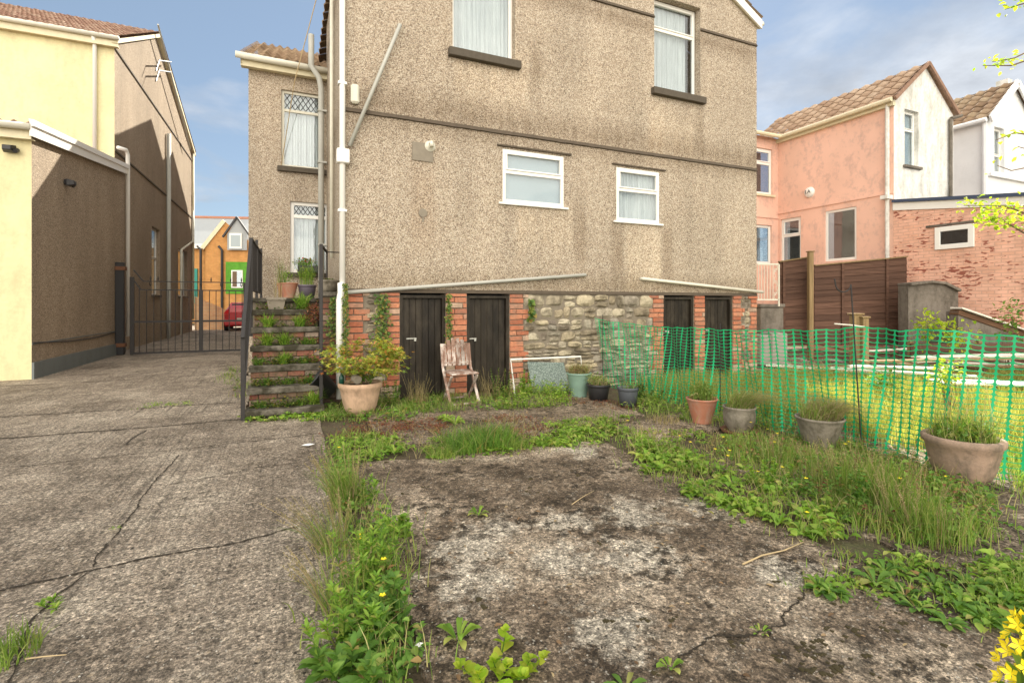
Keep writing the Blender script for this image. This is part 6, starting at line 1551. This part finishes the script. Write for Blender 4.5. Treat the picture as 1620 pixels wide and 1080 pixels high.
# single plants on the slab
ros(757, 817, 10, .085, L_BRIGHT, 'small lone rosette in the middle of the lichened slab', up=.9)
ros(1060, 1060, 9, .055, L_BRIGHT, 'small rosette growing at the lower end of the crack', up=.9, wid=.45)
ros(1203, 1005, 8, .045, L_BRIGHT, 'tiny rosette growing beside the upper bend of the crack', up=.9)
ros(725, 1015, 10, .10, L_BRIGHT, 'jagged dandelion rosette right of the white scrap', up=.9)
ros(1300, 935, 14, .11, L_BRIGHT, 'wide dandelion rosette at the top of the crack', up=.6)
ros(990, 1095, 9, .09, L_MID, 'rosette cut by the bottom edge of the photo', up=.6)
herb(790, 1070, .07, 4, 'yellow green strawberry like plant at the bottom middle', L_LIME, .055, .75, .09, 9)
herb(85, 960, .03, 3, 'lone pale weed in the driveway crack at lower left', L_BRIGHT, .06, .3, .06, 3)
tuft(10, 1040, 200, .09, .10, L_GRASS, 'grass tuft at the bottom left corner of the driveway', .8)
ros(183, 838, 10, .03, L_BRIGHT, 'tiny moss like plant in the driveway crack', up=.5)
carpet('weeds', [(225, 645), (300, 641), (300, 637), (225, 640)], 120, 80, L_GRASS, L_BRIGHT, .03, .03, 'sparse weeds in the driveway joint near the gate', 12, .05)
carpet('weeds', [(350, 600), (392, 640), (392, 600), (370, 580)], 260, 200, L_GRASS, L_IVY, .10, .035, 'sparse weeds at the driveway side of the steps', 20, .07)
carpet('weeds', [(392, 668), (515, 664), (512, 650), (395, 655)], 200, 500, L_GRASS, L_BRIGHT, .06, .05, 'ivy and weeds along the foot of the lowest step', 30, .06, .8)
# plants on the steps
for k in range(6):
    zt_ = .10+RIS*k
    for j, u_ in enumerate(((-1.0, -.55, -.4), (-.95, -.7, -.45), (-1.05, -.75, -.5), (-.95, -.75, -.48, -.4), (-.95, -.55), (-.5,))[k]):
        a_ = rng.uniform(0, 6.28); v_ = SV0+GO*k+.17; o = empty('step_fern', (*FM.wor(u_, v_), zt_), AX)
        pos = ['left', 'middle', 'right', 'far right'][j]
        big = (k in (3, 4) and j < 2) or (k, j) == (0, 2) or (k, j) == (2, 1)
        clump_blades(o, .06, 0, 110 if big else 50, .17 if big else .10, .011, L_BRIGHT if big else L_MID, 1.2, 'fronds', (0, -.3, 0))
        tag(o, '%s green fern growing on the %s step' % (pos, ['lowest', 'second', 'third', 'fourth', 'fifth', 'top'][k]), 'fern', 'ferns growing on the steps')
def step_moss():
    Ps = []
    for k in range(6):
        n_ = (700, 650, 600, 260, 240, 300)[k]; u_ = rng.uniform(SU0+.02, SU1-.02, n_); v_ = SV0+GO*k+.2-np.abs(rng.normal(0, .06, n_)); z_ = .10+RIS*k+np.abs(rng.normal(0, .045, n_))
        for q in range(n_): Ps.append((*FM.wor(u_[q], v_[q]), z_[q]))
    Ps = np.array(Ps); D_ = np.stack([rng.normal(0, .5, len(Ps))+.2, -rng.uniform(.1, 1, len(Ps)), rng.uniform(-.3, .8, len(Ps))], 1); L_ = rng.uniform(.015, .035, len(Ps))
    V, Fc = leafset(Ps, D_, L_, L_*.8); return tag(origin_fix(npmesh('creeping_plant', V, Fc, L_IVY)), 'small leaved creeper spreading over all the brick risers', 'creeper', kind='stuff')
step_moss()
o = tag(empty('heather_plant', (*FM.wor(-.36, .70), 1.15), AX), 'russet fern tumbling over the brick wall right of the top step', 'fern'); bush(o, (0, -.1, .08), (.20, .14, .16), 420, .03, L_RED)
o = tag(empty('landing_fern', (*FM.wor(-.52, .85), 1.28), AX), 'bright fern growing at the top of the steps', 'fern'); clump_blades(o, .08, 0, 130, .22, .012, L_BRIGHT, .9, 'fronds'); 
o = tag(ivy(rear(.31), -.13, .75, 1.45, .1, 190, size=.035), 'yellowish ivy on the old brick wall right of the steps', 'ivy'); o.location = (FM.o[0], FM.o[1], 0); o.rotation_euler = (0, 0, AX)
# far lawn in the sun beyond the netting
def lawn(poly, n, h, m, label, lean=.6, wd=.007, k=500, s=.15):
    P = clumpy(poly_pts(poly, n), k, s); V, Fc = blades(P, h*rng.uniform(.5, 1.3, len(P)), wd, lean); return tag(origin_fix(npmesh('grass', V, Fc, m)), label, 'grass', kind='stuff')
LW = [(1215, 640), (1240, 594), (1470, 600), (1760, 612), (2100, 655), (1900, 745), (1640, 730), (1480, 715), (1330, 690)]
lawn(LW, 42000, .27, L_SUN, 'sunlit yellowing long grass beyond the netting')
lawn([(1000, 612), (1090, 600), (1240, 600), (1330, 670), (1230, 660), (1100, 640)], 9000, .24, L_SUN, 'yellow green grass in front of the right doors', k=200)
lawn([(1500, 700), (1640, 715), (2000, 760), (1800, 850), (1600, 770)], 4000, .14, L_GRASS, 'shaded grass behind the largest clay pot', k=120)
b = MB(); G = [gp(1010, 605), gp(1210, 585), gp(1720, 575), gp(2400, 640), gp(1900, 760), gp(1480, 728), gp(1330, 700), gp(1200, 660)]
b.add([(x_, y_, -.02) for x_, y_ in G], [tuple(range(len(G)))]); 
m_, t_ = mat('lawn_thatch'); c = OC(t_); nn_ = t_.noise(c, 5, 6, .7); finish(t_, t_.ramp(nn_, [(.35, (.10, .11, .025)), (.65, (.26, .25, .07))]), .95, t_.noise(c, 60, 4), 1, .03)
tag(b.build('lawn', m_), kind='structure')
def shrub(px, Y, ybase, ytop, n, sz, label, m=L_LIME, rad=.25):
    X, _, zt_ = atY(px, ytop, Y); o = tag(empty('shrub', (X, Y, 0)), label, 'shrub'); bush(o, (0, 0, zt_*.72), (rad, rad, zt_*.40), n, sz, m, shell=.5, wid=.7); stems(o, (0, 0, zt_*.7), (rad*.8, rad*.8, zt_*.3), 9, 0); return o
shrub(1462, 9.8, 560, 488, 150, .075, 'small lime green shrub before the grey garden wall', rad=.3)
shrub(1515, 9.5, 560, 505, 160, .075, 'lime green shrub sprig right of the grey garden wall', rad=.35)
shrub(1500, 5.6, 640, 560, 260, .045, 'thin leafy shrub standing in the sunlit lawn', L_LIME, .22)
shrub(1395, 6.8, 640, 590, 240, .05, 'dark leafy weed bush behind the netting', L_MID, .30)
shrub(1600, 9.0, 560, 470, 120, .07, 'climbing green plant against the brick extension at the right', L_MID, .25)
# buttercups
Ps = []
for poly, n_ in ((P_R, 12), (P_D, 9), (P_L, 5), (LW, 20)):
    for p in poly_pts(poly, n_): Ps.append((p[0], p[1], random.uniform(.08, .26)))
for i, p in enumerate(Ps):
    pass
b = MB()
for p in Ps:
    for k in range(5):
        a_ = k*1.257; q = Vector(p); r_ = .011
        b.add([q, q+Vector((r_*math.cos(a_-.5), r_*math.sin(a_-.5), .004)), q+Vector((r_*1.3*math.cos(a_), r_*1.3*math.sin(a_), .005)), q+Vector((r_*math.cos(a_+.5), r_*math.sin(a_+.5), .004))], [(0,1,2,3)])
o = b.build('buttercups', M_YFL); tag(o, 'scattered small yellow buttercup flowers among the rough grass', 'flowers', kind='stuff')

# yellow loosestrife in the right corner, near the camera
X, Y = 1.235, 1.22
o = tag(empty('flowering_plant', (X, Y, 0)), 'yellow loosestrife spike in bloom at the bottom right corner', 'flower')
b = MB()
for (dx, dy, hh) in ((0, 0, .60), (.09, .05, .50), (.02, -.09, .48)):
    b.tube([(dx*.5, dy*.5, 0), (dx, dy, hh)], .004, 6)
b.build('stem', L_MID, o)
Pf, b = [], MB()
for (dx, dy, hh) in ((0, 0, .60), (.09, .05, .50), (.02, -.09, .48)):
    for k in range(46):
        f = k/46; z_ = hh-.24*f; rr = .012+.034*min(1, f*2); a_ = k*2.4
        c = Vector((dx+rr*math.cos(a_), dy+rr*math.sin(a_), z_)); out = Vector((math.cos(a_), math.sin(a_), .5)).normalized(); s_ = out.cross(Vector((0,0,1))).normalized(); u_ = s_.cross(out)
        for q in range(5):
            an = q*1.257+k; dr_ = s_*math.cos(an)+u_*math.sin(an); pe = s_*math.cos(an+1.57)+u_*math.sin(an+1.57); R_ = .017
            b.add([c, c+dr_*R_*.6+pe*R_*.35+out*.006, c+dr_*R_*1.15+out*.011, c+dr_*R_*.6-pe*R_*.35+out*.006], [(0,1,2,3)])
b.build('flowers', M_YFL, o)
Ps_, Ds_ = [], []
for (dx, dy, hh) in ((0, 0, .60), (.09, .05, .50), (.02, -.09, .48)):
    for k in range(40):
        f = random.uniform(.2, .98); a_ = random.uniform(0, 6.28); Ps_.append((dx*f, dy*f, hh*f)); Ds_.append((math.cos(a_), math.sin(a_), .4))
L_ = rng.uniform(.04, .07, len(Ps_)); V, Fc = leafset(Ps_, Ds_, L_, L_*.35); npmesh('leaves', V, Fc, L_BRIGHT, o)

# tree whose branches reach in from the right
X, Y = 5.9, 4.6
TR = tag(empty('tree', (X, Y, 0)), 'sparse young tree reaching thin leafy branches in from the right edge', 'tree')
b = MB(); b.tube([(0, 0, 0), (.05, .02, 1.2), (-.05, .0, 2.4), (0, .05, 3.6), (.1, 0, 4.6)], .07, 8, .02); b.build('trunk', M_STEM, TR)
LP, LD2 = [], []; b = MB()
def branch(z0, pts, r=.012, leafn=40, sz=.05, sp_=.07, f0=.5):
    P = [Vector((0, 0, z0))]+[Vector(atY(px, py, yy))-Vector((X, Y, 0)) for px, py, yy in pts]; b.tube(P, r, 5, .003)
    L = len(P)-1
    for k in range(leafn):
        f = f0+(1-f0)*random.random(); i = min(int(f*L), L-1); p = P[i].lerp(P[i+1], f*L-i)
        LP.append(tuple(p+Vector((random.gauss(0, sp_), random.gauss(0, sp_), random.gauss(0, sp_*.7))))); LD2.append((random.gauss(-.4, .6), random.gauss(0, .6), random.gauss(.1, .6)))
branch(2.4, [(1640, 345, 4.4), (1590, 325, 4.3), (1525, 325, 4.3)], leafn=80, sp_=.045)
branch(2.2, [(1640, 380, 4.2), (1580, 345, 4.2), (1560, 350, 4.2)], leafn=120, sp_=.06)
branch(2.4, [(1640, 355, 4.5), (1605, 335, 4.5)], leafn=50, sp_=.05)
branch(3.0, [(1640, 215, 4.5), (1605, 210, 4.5), (1575, 222, 4.5)], leafn=14, sp_=.03)
branch(3.6, [(1640, 90, 4.5), (1600, 104, 4.5), (1555, 104, 4.5)], leafn=26, sp_=.04)
branch(3.7, [(1640, 75, 4.5), (1605, 92, 4.5), (1570, 98, 4.5)], leafn=16, sp_=.03)
branch(4.0, [(1640, 0, 4.5), (1612, 8, 4.5), (1590, 15, 4.5)], leafn=22, sp_=.05)
branch(2.8, [(1640, 262, 4.5), (1600, 270, 4.5), (1578, 262, 4.5)], leafn=3, r=.008)
branch(2.8, [(1640, 240, 4.5), (1610, 232, 4.5)], leafn=5, r=.008)
b.build('branches', M_STEM, TR)
L_ = rng.uniform(.03, .055, len(LP)); V, Fc = leafset(LP, LD2, L_, L_*.62); npmesh('leaves', V, Fc, L_LIME, TR)

# litter: stick, straw, white scraps, moss pads, grit
def stickobj(pts, r, m, label, name='stick', catg='stick'):
    P = [Vector((*gp(*p), .02)) for p in pts]; c = P[0].copy(); c.z = 0
    o = MB().tube([p-c for p in P], r, 6, r*.6).build(name, m, None, smooth=True); o.location = c; return tag(o, label, catg)
stickobj([(1175, 898), (1205, 884), (1240, 876), (1272, 862)], .005, M_STRAW, 'bare pale stick lying on the slab near the right weeds')
stickobj([(905, 802), (922, 790), (940, 780)], .003, M_STRAW, 'short straw stalk lying on the middle of the slab')
stickobj([(40, 1050), (70, 1046), (105, 1043)], .003, M_STRAW, 'dry stalk beside the grass tuft at the lower left')
def scrap(px, py, s_, label, m=M_UPVC):
    X, Y = gp(px, py); b = MB(); b.add([(-s_, -s_*.4, .016), (s_*.3, -s_*.6, .018), (s_, .1*s_, .024), (s_*.2, s_*.6, .02), (-s_*.8, s_*.4, .017), (0, 0, .03)], [(0,1,5), (1,2,5), (2,3,5), (3,4,5), (4,0,5)])
    o = b.build('scrap', m); o.location = (X, Y, 0); tag(o, label, 'litter')
scrap(664, 1027, .02, 'white scrap lying beside the joint weeds')
scrap(488, 706, .06, 'flat white scrap on the driveway near the steps')
b = MB()
for k in range(70):
    px, py = random.choice([(random.uniform(560, 960), random.uniform(730, 790)), (random.uniform(700, 1300), random.uniform(800, 1080)), (random.uniform(1250, 1560), random.uniform(960, 1080)), (random.uniform(1230, 1330), random.uniform(1020, 1070))])
    X, Y = gp(px, py); 
    for q_ in range(random.randint(1, 5)):
        r_ = random.uniform(.004, .014); b.lathe([(r_, 0), (r_*.8, r_*.25), (r_*.4, r_*.38), (0.001, r_*.4)], (X+random.gauss(0, .016), Y+random.gauss(0, .012), .013), 7, wob=.3)
tag(b.build('moss_pads', M_MOSS), 'small brown moss pads dotted over the lichened slab', 'moss', kind='stuff')
Pl = np.concatenate([poly_pts(P_L, 130), poly_pts(P_D, 120), poly_pts(P_R, 200), poly_pts([(520, 700), (1000, 700), (1010, 650), (640, 650)], 220), poly_pts([(560, 1080), (1500, 1080), (1300, 800), (620, 800)], 90)])
Pl[:, 2] = .018; Dl = np.stack([rng.normal(0, 1, len(Pl)), rng.normal(0, 1, len(Pl)), rng.normal(.1, .15, len(Pl))], 1); Ll = rng.uniform(.012, .04, len(Pl))
L_DEAD = leafmat('dead_leaf', [(0, (.10, .06, .03)), (.6, (.24, .15, .08)), (1, (.42, .32, .18))], .1)
V, Fc = leafset(Pl, Dl, Ll, Ll*.5); tag(npmesh('leaf_litter', V, Fc, L_DEAD), 'dead brown leaves littered over the patio and its joints', 'leaf litter', kind='stuff')
V, Fc = [], []
N = 2600
pxs, pys = rng.uniform(0, 1560, N), 560+520*rng.uniform(0, 1, N)**.6
for px, py in zip(pxs, pys):
    if py < 640 and px > 380: continue
    X, Y = gp(px, py); s_ = random.uniform(.0015, .0055)*(1.5 if random.random() < .08 else 1); k = len(V)
    V += [(X-s_, Y, .012+s_*.3), (X, Y-s_, .012+s_*.2), (X+s_, Y, .012+s_*.4), (X, Y+s_, .012+s_*.2), (X+s_*.1, Y, .012+s_*1.1), (X, Y, .008)]
    Fc += [(k, k+1, k+4), (k+1, k+2, k+4), (k+2, k+3, k+4), (k+3, k, k+4)]
M_GRIT = islandmat('loose_grit', [(0, (.06, .05, .04)), (.5, (.20, .18, .15)), (.85, (.38, .34, .28)), (1, (.6, .57, .5))])
tag(npmesh('gravel', V, Fc, M_GRIT), 'loose grit scattered over driveway and patio', 'grit', kind='stuff')
